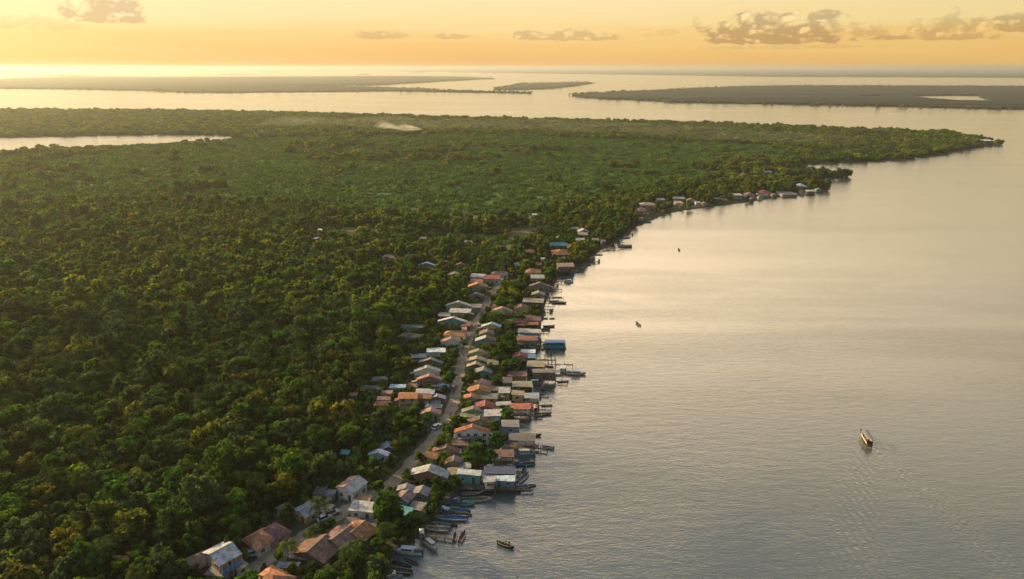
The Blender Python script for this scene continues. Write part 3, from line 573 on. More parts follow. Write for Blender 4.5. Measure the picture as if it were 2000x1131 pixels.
for hi, (x0, y0, x1, y1, form, rf, wl, wh, op) in enumerate(HS):
    st = op.get('st'); wh = wh * (.86 if (y0 + y1) / 2 > 470 else .68); fl = 1.5 if st else LZ; eave = fl + wh; ym = (y0 + y1) / 2
    s = mpp(ym, eave); yaw = R(op.get('yaw', random.uniform(-7, 3)))
    if 'W' in op: W, D = op['W'], op['D']
    else:
        W = (x1 - x0) * s; rise = min(2.0, .17 * W) if form == 'Y' else (.9 if form in 'HX' else .25)
        D = max(2.6, min(((y1 - y0) - rise * .85 / s) * vpp(ym), W * 1.25)); W = W / math.cos(yaw)
    if form == 'S' and 'W' not in op: D = max(D, 2.6)
    rise = {'Y': min(2.0, .17 * W), 'X': min(1.6, .2 * D), 'H': min(1.8, .17 * min(W, D) * 1.3), 'S': .30}[form]
    if 'c' in op: c = at(op['c'][0], op['c'][1], eave + rise * .4)
    else:
        yf = at(1000, y1, eave).y + D / 2; c = at((x0 + x1) / 2, ym, eave); c = Vector((c.x * yf / c.y, yf, 0))
    ov = .45; w2, d2 = W / 2 - ov, D / 2 - ov * .8
    w2 = max(w2, 1.0); d2 = max(d2, .9)
    small = W * D < 22; kindname = 'stilt_house' if st else ('shed' if (op.get('open') or small) else 'house')
    root = empty(kindname, (c.x, c.y, 0), yaw); HOUSES.append([root, hi, c, W, D])
    FOOT.append((c.x, c.y, W / 2, D / 2, yaw))
    px0, py0 = proj(c.x - W / 2, c.y, eave + rise); px1, py1 = proj(c.x + W / 2, c.y - D / 2, fl + (0.3 if not st else 0))
    if op.get('hid'): pass
    else: SCREEN.append((px0, min(y0, py0), px1, py1 - (py1 - y1) * .70, c.y))
    top = eave
    wm = WALL[wl]
    # walls
    if op.get('open'):
        k = 0
        for ix in (-1, -.33, .33, 1):
            for iy in (-1, 1):
                p = MB().box(ix * w2 - .08, iy * d2 - .08, -1.2 if st else LZ - .2, ix * w2 + .08, iy * d2 + .08, top + .02).build('post', M_WOOD, root)
        MB().box(-w2 * .35, d2 * .2, fl, w2 - .1, d2 - .15, fl + wh * .55).build('wall', wm, root)
    else:
        mb = MB(); mb.box(-w2, -d2, fl - (0 if st else .4), w2, d2, top)
        if form == 'Y':
            for y in (-d2, d2 - .12): mb.add([(-w2, y, top), (w2, y, top), (0, y, top + rise * (w2 / (W / 2)) - .02), (-w2, y + .12, top), (w2, y + .12, top), (0, y + .12, top + rise * (w2 / (W / 2)) - .02)], [(0, 1, 2), (3, 5, 4), (0, 2, 5, 3), (1, 4, 5, 2)])
        if form == 'X':
            for x in (-w2, w2 - .12): mb.add([(x, -d2, top), (x, d2, top), (x, 0, top + rise * .85), (x + .12, -d2, top), (x + .12, d2, top), (x + .12, 0, top + rise * .85)], [(0, 1, 2), (3, 5, 4), (0, 2, 5, 3), (1, 4, 5, 2)])
        wobj = mb.build('wall', wm, root)
        big = c.y < 420
        floors = [fl] if not op.get('two') else [fl, fl + wh * .5]
        if wh > 2.0:
            for fz in floors:
                hz = min(1.05, wh * .36); z = fz + .95
                if z + hz > top - .15: z = top - hz - .25
                nx = max(1, int(w2 * 2 / 2.6)) if big else min(2, max(1, int(w2 * 2 / 4)))
                for i in range(nx):
                    x = -w2 + (i + .5) * 2 * w2 / nx + random.uniform(-.2, .2)
                    if fz == fl and i == nx // 2 and nx > 1:
                        MB().box(x - .45, -d2 - .05, fz + .02, x + .45, -d2, fz + min(2.05, wh - .2)).build('door', M_DOOR, root)
                    else: window(root, x, -d2, z, random.uniform(.9, 1.3), hz, 'y', -1)
                if big:
                    for i in range(max(1, int(d2 * 2 / 3))):
                        y = -d2 + (i + .5) * 2 * d2 / max(1, int(d2 * 2 / 3))
                        for sgn in (1, -1): window(root, sgn * w2, y, z, 1.0, hz, 'x', sgn)
        if op.get('balc'):      # band of colour and posts along the gallery on the right flank
            mb = MB().box(w2 + .002, -d2 * .98, fl + wh * .42, w2 + .9, d2 * .98, fl + wh * .62); mb.build('balcony', WALL[op['balc']], root)
            for i in range(5):
                y = -d2 * .95 + i * d2 * 1.9 / 4; MB().box(w2 + .82, y - .06, fl - .3, w2 + .94, y + .06, top).build('post', M_FRAME, root)
    # roof
    T = .10; hw, hd = W / 2, D / 2; mb = MB(); r2 = 1 if op.get('roof2') else 0
    if form == 'Y':
        for sx, mi in ((-1, 0), (1, r2)):
            a = [(0, -hd, top + rise), (sx * hw, -hd, top - .06), (sx * hw, hd, top - .06), (0, hd, top + rise)]
            v = a + [(x, y, z + T) for x, y, z in a]; f = [(0, 1, 2, 3), (4, 7, 6, 5), (0, 4, 5, 1), (1, 5, 6, 2), (2, 6, 7, 3)]
            mb.add(v, f if sx > 0 else [q[::-1] for q in f], mi)
        cap = MB().beam((0, -hd - .03, top + rise + T), (0, hd + .03, top + rise + T), .11, 0, 6)
    elif form == 'X':
        for sy in (-1, 1):
            a = [(-hw, 0, top + rise), (-hw, sy * hd, top - .06), (hw, sy * hd, top - .06), (hw, 0, top + rise)]
            v = a + [(x, y, z + T) for x, y, z in a]; mb.add(v, [(0, 1, 2, 3), (4, 7, 6, 5), (0, 4, 5, 1), (1, 5, 6, 2), (2, 6, 7, 3)])
        cap = MB().beam((-hw - .03, 0, top + rise + T), (hw + .03, 0, top + rise + T), .11, 0, 6)
    elif form == 'H':
        if W >= D: a, b = (-(hw - hd) - .25, 0), (hw - hd + .25, 0)
        else: a, b = (0, -(hd - hw) - .25), (0, hd - hw + .25)
        z0, z1 = top - .06, top + rise
        B = [(-hw, -hd), (hw, -hd), (hw, hd), (-hw, hd)]
        v = [(x, y, z0 - T) for x, y in B] + [(x, y, z0) for x, y in B] + [(a[0], a[1], z1), (b[0], b[1], z1)]
        if W >= D: f = [(4, 5, 9, 8), (5, 6, 9), (6, 7, 8, 9), (7, 4, 8)]
        else: f = [(4, 5, 8), (5, 6, 9, 8), (6, 7, 9), (7, 4, 8, 9)]
        mb.add(v, f + [(0, 3, 2, 1), (0, 1, 5, 4), (1, 2, 6, 5), (2, 3, 7, 6), (3, 0, 4, 7)])
        cap = MB().beam((a[0], a[1], z1 + .02), (b[0], b[1], z1 + .02), .11, 0, 6)
    else:
        n = max(2, int(W / 2.2)); tl = random.choice((-1, 1)) * .1
        for i in range(n):        # separate lapped sheets, slightly out of line
            xa, xb = -hw + i * W / n, -hw + (i + 1) * W / n + .03; j = random.uniform(-.12, .12); k = (i % 2) * .02
            za, zb = top - .02 + tl * (xa / hw), top + tl * (xb / hw)
            v = [(xa, -hd + j, za + .02 + k), (xb, -hd + j, zb + .02 + k), (xb, hd, zb + rise + k), (xa, hd, za + rise + k)]
            v = v + [(x, y, z + .06) for x, y, z in v]; mb.add(v, [(0, 3, 2, 1), (4, 5, 6, 7), (0, 1, 5, 4), (1, 2, 6, 5), (2, 3, 7, 6), (3, 0, 4, 7)])
        cap = None
    if c.y < 480 and W * D > 24 and not op.get('open') and not st and 'yaw' not in op and random.random() < .75:
        sx = random.choice((-1, 1)); lw, ld = random.uniform(1.6, 2.6), D * random.uniform(.35, .6); yc = random.uniform(-.3, .3) * D; zt = top - random.uniform(.25, .7); lm = ROOF[random.choice(['grey', 'lightgrey', 'rust', 'tan', 'darkgrey', 'bluegrey', 'pinkbrown'])]
        v = [(sx * w2, yc - ld / 2, zt), (sx * (w2 + lw), yc - ld / 2, zt - .45), (sx * (w2 + lw), yc + ld / 2, zt - .4), (sx * w2, yc + ld / 2, zt + .05)]
        MB().add(v + [(x, y, z + .06) for x, y, z in v], [(0, 1, 2, 3), (4, 7, 6, 5), (0, 4, 5, 1), (1, 5, 6, 2), (2, 6, 7, 3), (3, 7, 4, 0)]).build('lean_to_roof', lm, root)
        for yy in (yc - ld / 2 + .12, yc + ld / 2 - .12): MB().box(sx * (w2 + lw) - .12 if sx > 0 else -(w2 + lw) + .02, yy - .06, LZ - .2, sx * (w2 + lw) - .02 if sx > 0 else -(w2 + lw) + .12, yy + .06, zt - .42).build('post', M_WOOD, root)
    if c.y < 480 and not op.get('open') and 'yaw' not in op and form in 'YS' and random.random() < .4:
        fw = w2 * random.uniform(.5, .95); zt = fl + wh * .72; x0_ = random.uniform(-1, 1) * (w2 - fw); lm = ROOF[random.choice(['grey', 'lightgrey', 'rust', 'tan', 'darkgrey', 'olive'])]
        v = [(x0_ - fw, -d2, zt), (x0_ + fw, -d2, zt + .03), (x0_ + fw, -d2 - 1.5, zt - .4), (x0_ - fw, -d2 - 1.5, zt - .38)]
        MB().add(v + [(x, y, z + .06) for x, y, z in v], [(0, 1, 2, 3), (4, 7, 6, 5), (0, 4, 5, 1), (1, 5, 6, 2), (2, 6, 7, 3), (3, 7, 4, 0)]).build('porch_roof', lm, root)
    ro = mb.build('roof', [ROOF[rf]] + ([ROOF[op['roof2']]] if r2 else []), root)
    if cap: cap.build('ridge_cap', M_CAP, ro)
    if st:
        MB().box(-w2 - .4, -d2 - (1.2 if op.get('deck') else .7), fl - .22, w2 + .5, d2 + .2, fl - .005).build('deck', M_PLANK, root)
        nx = max(3, int(W / 2))
        for i in range(nx):
            x = -w2 - .3 + i * (2 * w2 + .7) / (nx - 1)
            MB().beam((x, -d2 - .6, -1.4), (x, -d2 - .6, fl - .2), .11, 0, 6).build('stilt', M_WOOD, root)
            if i % 2 == 0: MB().beam((x, d2 * .6, -1.4), (x, d2 * .6, fl - .2), .11, 0, 6).build('stilt', M_WOOD, root)
        if op.get('deck') or random.random() < .6:
            rl = MB()
            for i in range(5): rl.box(-w2 - .3 + i * (w2 * 2 + .6) / 4 - .04, -d2 - .65, fl - .01, -w2 - .22 + i * (w2 * 2 + .6) / 4, -d2 - .57, fl + .9)
            rl.box(-w2 - .3, -d2 - .66, fl + .84, w2 + .3, -d2 - .58, fl + .92); rl.build('railing_frame', M_WOOD, root)
# (lean-tos were added house by house above)
def road_x(y):
    best = min(RC, key=lambda p: abs(p.y - y)); return best.x
rows = {}
for r in HOUSES:
    root, hi, c, W, D = r; st = HS[hi][8].get('st')
    if hi >= len(HS) - N_FAR: row = 'distant shore and forest'
    elif st or (c.x - road_x(c.y) > 17 and c.y > 200): row = 'waterfront'
    elif c.x < road_x(c.y): row = 'inland side of the road'
    else: row = 'river side of the road'
    rows.setdefault(row, []).append(r)
for row, rs in rows.items():
    rs.sort(key=lambda r: r[2].y)
    for i, (root, hi, c, W, D) in enumerate(rs):
        x0, y0, x1, y1, form, rf, wl, wh, op = HS[hi]
        size = ('two-storey ' if op.get('two') else '') ; nm = root.name.split('.')[0].replace('_', ' ')
        rtx = RTXT[rf] + ' ' + (FTXT[form] + ' ' if form != 'S' else '') + 'roof'; wtx = 'open sides' if op.get('open') else WTXT[wl] + ' walls'
        o_ = ordinal(i)
        tail = {'waterfront': f'{o_} along waterfront', 'inland side of the road': f'{o_} up inland roadside', 'river side of the road': f'{o_} up riverward roadside', 'distant shore and forest': f'{o_} beyond village'}[row]
        lab = f'{size}{nm} with {rtx} and {wtx}, {tail}'
        tag(root, lab, nm.replace('stilt ', 'stilt '), {'waterfront': 'houses along the waterfront', 'inland side of the road': 'houses on the inland side of the road', 'river side of the road': 'houses on the river side of the road', 'distant shore and forest': 'scattered houses beyond the village'}[row])

# ------------------------------------------------------------------ vegetation layout
def inside(P, xs, ys):
    xs = np.asarray(xs); ys = np.asarray(ys); ins = np.zeros(len(xs), bool); n = len(P)
    for i in range(n):
        xa, ya = P[i][0], P[i][1]; xb, yb = P[(i + 1) % n][0], P[(i + 1) % n][1]
        if ya == yb: continue
        cond = ((ya > ys) != (yb > ys)) & (xs < (xb - xa) * (ys - ya) / (yb - ya) + xa); ins ^= cond
    return ins
def vnoise(x, y, seed=0):
    xi = np.floor(x).astype(int); yi = np.floor(y).astype(int); fx = x - xi; fy = y - yi
    h = lambda a, b: ((np.sin(a * 127.1 + b * 311.7 + seed * 17.3) * 43758.5453) % 1.0)
    fx = fx * fx * (3 - 2 * fx); fy = fy * fy * (3 - 2 * fy)
    return (h(xi, yi) * (1 - fx) + h(xi + 1, yi) * fx) * (1 - fy) + (h(xi, yi + 1) * (1 - fx) + h(xi + 1, yi + 1) * fx) * fy
def fbm(x, y, seed=0): return .5 * vnoise(x, y, seed) + .3 * vnoise(x * 2.1, y * 2.1, seed + 5) + .2 * vnoise(x * 4.3, y * 4.3, seed + 9)
RCX = np.array([p.x for p in RC]); RCY = np.array([p.y for p in RC])
GRASS_PX = [(-100, 300), (440, 272), (900, 262), (1500, 285), (1560, 300), (1440, 335), (1330, 358), (1200, 388), (1080, 410), (1000, 424), (760, 424), (560, 402), (300, 392), (-100, 400)]
def candidates(ya, yb, sp):
    n = int((yb - ya) / sp); out = []
    for j in range(n):
        y = ya + j * sp; xl = -.74 * y - 30; xr = .76 * y + 40
        k = int((xr - xl) / sp); x = xl + (np.arange(k) + rng.uniform(-.42, .42, k) + .5 * (j % 2)) * sp
        out.append(np.stack([x, y + rng.uniform(-.42, .42, k) * sp], 1))
    P = np.concatenate(out); LWn = [(p.x, p.y) for p in LAND_W]
    ok = inside(LWn, P[:, 0], P[:, 1]) & ~inside([(p.x, p.y) for p in LAGOON_W], P[:, 0], P[:, 1])
    return P[ok]
SHN = np.array([(p.x, p.y) for p in LAND_W[:-3]])
def shore_dist(P):
    d = np.full(len(P), 1e9)
    for i in range(0, len(SHN), 2): d = np.minimum(d, (P[:, 0] - SHN[i, 0]) ** 2 + (P[:, 1] - SHN[i, 1]) ** 2)
    return np.sqrt(d)
def project_np(P, z):
    zz = z - H_CAM; dep = P[:, 1] * CP - zz * SP; up = P[:, 1] * SP + zz * CP
    return 1000 + F_PX * P[:, 0] / dep, 565.5 - F_PX * up / dep, dep
VP = [(p.x, p.y) for p in gpoly(vill)]
def clear_of_houses(P, rad, hgt, slack=.35):
    """keep off roads and footprints, and off the line of sight to houses the photo shows"""
    ok = np.ones(len(P), bool)
    near = P[:, 1] < 700
    for i in np.nonzero(near)[0]:
        x, y = P[i]
        if np.min((RCX - x) ** 2 + (RCY - y) ** 2) < (2.6 + rad[i] * .75) ** 2: ok[i] = False
    for (cx, cy, hw, hd, yaw) in FOOT:
        dx_, dy_ = P[:, 0] - cx, P[:, 1] - cy; u = dx_ * math.cos(yaw) + dy_ * math.sin(yaw); v = -dx_ * math.sin(yaw) + dy_ * math.cos(yaw)
        ok &= ~((np.abs(u) < hw + rad * .45) & (np.abs(v) < hd + rad * .45))
    gx, gy, dep = project_np(P, LZ + hgt * .15); tx, ty, _ = project_np(P, LZ + hgt); rp = F_PX * rad / dep
    for (a, b, c_, d_, cy) in SCREEN:
        ok &= ~((P[:, 1] < cy + 1) & (gx + rp * .75 > a) & (gx - rp * .75 < c_) & (ty + 1.0 < d_) & (gy > b))
    # nothing hides the road either
    for i in range(0, len(RC), 3):
        qx, qy = proj(RC[i].x, RC[i].y, LZ)
        ok &= ~((P[:, 1] < RC[i].y) & (np.abs(gx - qx) < rp * .6) & (ty < qy - 1) & (gy > qy))
    return ok
def veg_prob(P):
    px, py, _ = project_np(P, LZ); tree = np.ones(len(P))
    g = inside(GRASS_PX, px, py); nz = fbm(P[:, 0] / 70, P[:, 1] / 120, 3); nz2 = fbm(P[:, 0] / 200, P[:, 1] / 260, 8)
    left = np.clip((620 - px) / 500, 0, 1)
    gp = np.clip((nz - .70 + .18 * left + .1 * (nz2 - .5)) * 8, 0.012, .9)
    tree = np.where(g, gp, tree)
    sdist = shore_dist(P); tree = np.where((sdist < 45 + 30 * nz) & (px > 1000), .97, tree)
    tree = np.where((py > 285) & (py < 315) & (px > 560) & (px < 1050), np.clip((nz - .40) * 6, 0.05, .9), tree)
    for F in FIELDS_PX: tree = np.where(inside(F, px, py), .03, tree)
    return tree, px, py

P1 = candidates(120, 345, 3.5); t1, px1, py1 = veg_prob(P1)
inv = inside(VP, P1[:, 0], P1[:, 1]); pick = rng.integers(0, 10, len(P1)); sc1 = rng.uniform(.42, 1.08, len(P1)) * (.85 + .4 * fbm(P1[:, 0] / 25, P1[:, 1] / 25, 2))
big1 = rng.uniform(size=len(P1)) < .07; sc1 = np.where(big1, sc1 * 1.45, sc1); sc1 = np.where(inv, np.minimum(sc1, 1.1) * .72, sc1)
rad1 = np.array([NEAR[i][2] for i in pick]) * sc1; hg1 = np.array([NEAR[i][3] for i in pick]) * sc1
keep = (rng.uniform(size=len(P1)) < t1) & ((px1 > -60) & (px1 < 1300)) & (py1 < 1230) & clear_of_houses(P1, rad1, hg1)
P1, pick, sc1, inv, px1, py1, hg1 = [a[keep] for a in (P1, pick, sc1, inv, px1, py1, hg1)]
P5 = candidates(140, 560, 2.3); _n5 = np.min([(P5[:, 0] - f[0]) ** 2 + (P5[:, 1] - f[1]) ** 2 for f in FOOT], 0); sc5 = rng.uniform(.28, .58, len(P5))
keep = (_n5 < 15 ** 2) & (rng.uniform(size=len(P5)) < .75) & clear_of_houses(P5, 2.8 * sc5 * .8, 7.5 * sc5)
P5, sc5 = P5[keep], sc5[keep]
P2 = candidates(345, 760, 4.9); t2, px2, py2 = veg_prob(P2); inv2 = inside(VP, P2[:, 0], P2[:, 1])
sc2 = rng.uniform(.5, 1.12, len(P2)) * np.where(rng.uniform(size=len(P2)) < .07, 1.45, 1.0) * (.8 + .4 * fbm(P2[:, 0] / 40, P2[:, 1] / 40, 2)); sc2 = np.where(inv2, sc2 * .75, sc2)
keep = (rng.uniform(size=len(P2)) < t2) & (px2 > -60) & (px2 < 2060) & clear_of_houses(P2, 3.4 * sc2, 8 * sc2)
P2, sc2 = P2[keep], sc2[keep]
P3 = candidates(760, 2500, 9.5); t3, px3, py3 = veg_prob(P3); sc3 = rng.uniform(.5, 1.1, len(P3))
keep = (rng.uniform(size=len(P3)) < t3) & (px3 > -80) & (px3 < 2080) & clear_of_houses(P3, 7.0 * sc3, 7.5 * sc3)
P3, sc3 = P3[keep], sc3[keep]
P4 = candidates(430, 1500, 8.2); t4, px4, py4 = veg_prob(P4); keep = (px4 > -80) & (px4 < 1800) & (t4 < .9) & (rng.uniform(size=len(P4)) < .80 + .2 * (fbm(P4[:, 0] / 50, P4[:, 1] / 80, 4) > .48)) & clear_of_houses(P4, np.full(len(P4), 4.), np.full(len(P4), 2.))
for F in FIELDS_PX: keep &= ~(inside(F, px4, py4) & (rng.uniform(size=len(P4)) < .7))
P4 = P4[keep]; sc4 = rng.uniform(.5, 1.25, len(P4))

def scatter(name, P, z, scl, meshes, label, cat):
    """one object of instanced crowns for a mass nobody could count"""
    me = bpy.data.meshes.new(name); n = len(P); me.vertices.add(n)
    co_ = np.zeros((n, 3), np.float32); co_[:, :2] = P; co_[:, 2] = z; me.vertices.foreach_set('co', co_.ravel())
    a = me.attributes.new('scl', 'FLOAT_VECTOR', 'POINT'); s3 = np.stack([scl * rng.uniform(.85, 1.2, n), scl * rng.uniform(.85, 1.2, n), scl * rng.uniform(.75, 1.25, n)], 1).astype(np.float32); a.data.foreach_set('vector', s3.ravel())
    a = me.attributes.new('rotz', 'FLOAT_VECTOR', 'POINT'); r3 = np.zeros((n, 3), np.float32); r3[:, 2] = rng.uniform(0, 6.28, n); a.data.foreach_set('vector', r3.ravel())
    a = me.attributes.new('which', 'INT', 'POINT'); a.data.foreach_set('value', rng.integers(0, len(meshes), n).astype(np.int32))
    o = new_obj(name, me); g = bpy.data.node_groups.new(name, 'GeometryNodeTree')
    g.interface.new_socket('Geometry', in_out='INPUT', socket_type='NodeSocketGeometry'); g.interface.new_socket('Geometry', in_out='OUTPUT', socket_type='NodeSocketGeometry')
    N, L = g.nodes, g.links; gi = N.new('NodeGroupInput'); go = N.new('NodeGroupOutput'); iop = N.new('GeometryNodeInstanceOnPoints'); jn = N.new('GeometryNodeJoinGeometry')
    srcs = []
    for k, m in enumerate(meshes):
        so_ = bpy.data.objects.new('crown_source', m); oi = N.new('GeometryNodeObjectInfo'); oi.inputs['Object'].default_value = so_; oi.inputs['As Instance'].default_value = True; srcs.append(oi)
    for oi in reversed(srcs): L.new(oi.outputs['Geometry'], jn.inputs[0])
    def attr(nm, dt):
        a = N.new('GeometryNodeInputNamedAttribute'); a.data_type = dt; a.inputs['Name'].default_value = nm; return a.outputs['Attribute']
    L.new(gi.outputs[0], iop.inputs['Points']); L.new(jn.outputs[0], iop.inputs['Instance']); iop.inputs['Pick Instance'].default_value = True
    L.new(attr('which', 'INT'), iop.inputs['Instance Index']); L.new(attr('rotz', 'FLOAT_VECTOR'), iop.inputs['Rotation']); L.new(attr('scl', 'FLOAT_VECTOR'), iop.inputs['Scale'])
    L.new(iop.outputs[0], go.inputs[0]); md = o.modifiers.new('scatter', 'NODES'); md.node_group = g
    return tag(o, label, cat, kind='stuff')

def joined(name, a, b):
    n = len(a.vertices); me = bpy.data.meshes.new(name)
    me.from_pydata([tuple(v.co) for v in a.vertices] + [tuple(v.co) for v in b.vertices], [], [tuple(p.vertices) for p in a.polygons] + [tuple(i + n for i in p.vertices) for p in b.polygons])
    me.materials.append(a.materials[0]); me.materials.append(b.materials[0]); me.polygons.foreach_set('material_index', [0] * len(a.polygons) + [1] * len(b.polygons)); return me
PALM_ONE = joined('palm', *PALMS[1]); PALM_TWO = joined('palm', *PALMS[0])
# palms: crown centre in the photo, which form, scale, what they stand beside
PL = [(748, 1036, 1, 1.0, 'beside the brown-roofed house, under the great dark tree'), (560, 1066, 0, .95, 'before the brown gable house, on the road verge'), (622, 984, 0, 1.05, 'beside two parked white cars'),
      (471, 1020, 1, .9, 'behind the orange hipped house, at the forest edge'), (686, 1078, 1, 1.0, 'over the waterside huts south of the brown roofs'), (613, 1036, 3, 1.1, 'on the road bend, low and yellowish'), (645, 1112, 0, .9, 'at the very bottom of the village garden'),
      (868, 892, 0, .85, 'before the brown roof above the big pale hall'), (990, 628, 1, .9, 'dark, behind the waterfront row'), (700, 1060, 2, .9, 'in the garden of the yellow gallery house'), (1410, 386, 1, .9, 'on the distant shore')]
for px, py, k, s_, wh_ in PL:
    fr, tr = PALMS[k]; h = (7.5, 9.0, 6.0, 4.0)[k] * s_; p = at(px, py, h); r_ = empty('palm_tree', (p.x, p.y, LZ), random.uniform(0, 6)); r_.scale = (s_,) * 3
    new_obj('fronds', fr, r_); new_obj('trunk', tr, r_); tag(r_, 'coconut palm ' + wh_, 'palm', 'palms in the village')

# hand-placed village trees (crown centre, crown width in photo pixels, height, tint)
VT = [(753, 985, 66, 12.5, 0, 'great dark tree towering by the white roof and the road'), (862, 948, 46, 8.5, 0, 'round dark tree between the pale hall and the boats'), (803, 1020, 52, 7.5, 0, 'broad dark tree over the boats below the turquoise roof'),
      (778, 1032, 36, 6.5, 1, 'green tree between the palm and the broad dark tree'), (838, 995, 34, 5.5, 4, 'greyish bush by the moored blue boats'), (893, 940, 26, 6, 0, 'dark tree beside the teal boathouse'), (798, 926, 28, 4.5, 0, 'dark bush at the corner of the pale hall'),
      (738, 948, 30, 5.5, 2, 'yellowish tree between the white house and the road'), (752, 925, 24, 4.5, 2, 'small yellow-green tree on the inland verge'), (820, 893, 26, 4.5, 2, 'yellowish tree beside the road above the pale hall'), (896, 822, 32, 5, 2, 'round yellow-topped tree in the road bend'),
      (871, 858, 30, 4, 2, 'yellow flowering bush row by the road'), (845, 876, 20, 3, 2, 'low yellowish bush on the road verge'), (925, 885, 44, 7.5, 0, 'dark tree below the pink awnings'), (950, 892, 40, 7.5, 0, 'dark tree behind the brown boathouse'),
      (972, 858, 36, 7, 0, 'dark tree beside the open dock shed'), (963, 832, 24, 5, 1, 'light green tree beside the red-orange roof'), (990, 808, 34, 5.5, 1, 'green tree behind the covered blue boat'), (915, 738, 32, 6.5, 0, 'dark tree on the road above the salmon roof'),
      (877, 737, 34, 6.5, 1, 'round tree on the inland verge by the brick gable'), (882, 692, 32, 6.5, 0, 'round tree on the inland verge by the white-roofed shed'), (985, 680, 40, 7.5, 0, 'large tree behind the red waterfront gable'), (1000, 706, 40, 7.5, 0, 'dark tree below the red waterfront gable'),
      (972, 690, 30, 6.5, 1, 'green tree behind the olive roof'), (985, 722, 30, 6, 1, 'green tree above the dull red waterfront roof'), (972, 742, 26, 6.5, 1, 'narrow green tree behind the salmon roof'), (968, 618, 34, 5.5, 1, 'low wide tree below the salmon roof by the road'),
      (995, 665, 24, 5, 0, 'dark tree behind the teal waterfront house'), (906, 670, 20, 4, 1, 'small tree beside the two white-walled gables'), (1000, 575, 44, 8, 2, 'yellow-flecked tree group south of the grey waterfront roofs'), (975, 590, 30, 7, 1, 'green tree at the fork of the road'),
      (1075, 530, 34, 9, 0, 'tall tree at the bend of the shore'), (1010, 560, 30, 7, 1, 'green tree inside the road fork'), (955, 575, 12, 4, 2, 'small yellow bush on the road verge'), (780, 1010, 40, 8, 0, 'dark tree beside the turquoise awning')]
village_trees = []
for px, py, wpx, h, ti, lb in VT:
    p = at(px, py, LZ + h * .62); rr = wpx / 2 * mpp(py, h * .6); src = [n for n in NEAR if n[4] == ti]; n_ = random.choice(src)
    village_trees.append((p.x, p.y, n_, rr / n_[2] * .95, h / n_[3], lb))
def tree(x, y, n_, sx, sz, label, group):
    r_ = empty('broadleaf_tree', (x, y, LZ), random.uniform(0, 6.28)); r_.scale = (sx, sx, sz)
    new_obj('crown', n_[0], r_); new_obj('trunk', n_[1], r_); return tag(r_, label, 'tree', group)
for x, y, n_, sx, sz, lb in village_trees: tree(x, y, n_, sx, sz, lb, 'trees in the village')
# trees one by one: everything inside the village, then the nearest of the forest, up to 300 in all
for k, (px, py, h, lb) in enumerate([(1652, 346, 11, 'outermost tree on the second wooded spit'), (1640, 346, 13, 'tallest tree on the second wooded spit'), (1628, 347, 9, 'tree just inside the tallest one on the spit'), (1612, 346, 8, 'low tree in the narrow middle of the spit'), (1598, 345, 10, 'round tree midway along the second spit'),
        (1580, 345, 8, 'low tree at the neck of the second spit'), (1562, 343, 9, 'tree where the second spit leaves the shore'), (1617, 370, 9, 'lone round tree at the tip of the first spit'), (1607, 370, 6, 'bush behind the lone round tip tree'), (1592, 369, 7, 'tree on the first spit by its last sheds'),
        (1545, 341, 10, 'tree beside the sheltered inlet'), (1948, 282, 7, 'last low tree at the very tip of the peninsula')]):
    p = at(px, py, LZ + 1); n_ = NEAR[(k * 3) % 10]; tree(p.x, p.y, n_, h / n_[3] * 1.15, h / n_[3], lb, 'trees on the far spits')
size_px = F_PX * hg1 / (P1[:, 1] * CP + H_CAM * SP)
vis = (px1 > 0) & (px1 < 1200) & (py1 < 1131 + size_px)
order = np.argsort(-(size_px + inv * 14) * vis)[:250]; single = np.zeros(len(P1), bool); single[order] = True
def nearest_house(x, y):
    r = min(HOUSES, key=lambda r: (r[2].x - x) ** 2 + (r[2].y - y) ** 2); return r, math.hypot(r[2].x - x, r[2].y - y)
NUMW = ['', 'ten', 'twenty', 'thirty', 'forty', 'fifty', 'sixty', 'seventy', 'eighty', 'ninety', 'a hundred'] + ['over a hundred'] * 20
singles = []
for i in order:
    x, y = P1[i]; n_ = NEAR[pick[i]]; (root, hi, c, W, D), dist = nearest_house(x, y); h = hg1[i]
    size = 'tall' if h > 8.6 else ('low' if h < 5.2 else ('wide' if n_[2] > 2.95 else 'slim'))
    hn = RTXT[HS[hi][5]].split(' tin')[0].split(' tile')[0] + ' ' + root.name.split('.')[0].replace('_', ' '); side = ('before' if y < c.y else 'behind') if abs(y - c.y) > abs(x - c.x) else ('inland of' if x < c.x else 'riverward of')
    where = f'{side} the {hn}' if dist < 16 else f'{NUMW[int(dist / 10)]} metres {side.replace(" of", "")} from the {hn}'
    singles.append([y, i, f'{size} {TINTS[n_[4]]} tree {where}'])
singles.sort(key=lambda t: t[0]); total = {}; seen = {}
for _, i, lb in singles: total[lb] = total.get(lb, 0) + 1
for _, i, lb in singles:
    k = seen.get(lb, 0); seen[lb] = k + 1
    if total[lb] > 1: lb += ', ' + ordinal(k) + ' such'
    x, y = P1[i]; tree(x, y, NEAR[pick[i]], sc1[i], sc1[i], lb, 'forest and garden trees')
scatter('forest', P1[~single], LZ, sc1[~single], [n[0] for n in NEAR] + [PALM_ONE, PALM_TWO], 'dense green rainforest canopy filling the low land behind the village', 'forest')
scatter('garden_undergrowth', P5, LZ, sc5, [n[0] for n in NEAR], 'low bushes and weeds crowding the yards between the houses', 'bushes')
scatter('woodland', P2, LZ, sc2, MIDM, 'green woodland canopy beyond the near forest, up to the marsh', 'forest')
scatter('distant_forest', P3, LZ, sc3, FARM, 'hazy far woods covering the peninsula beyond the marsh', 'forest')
IP = []
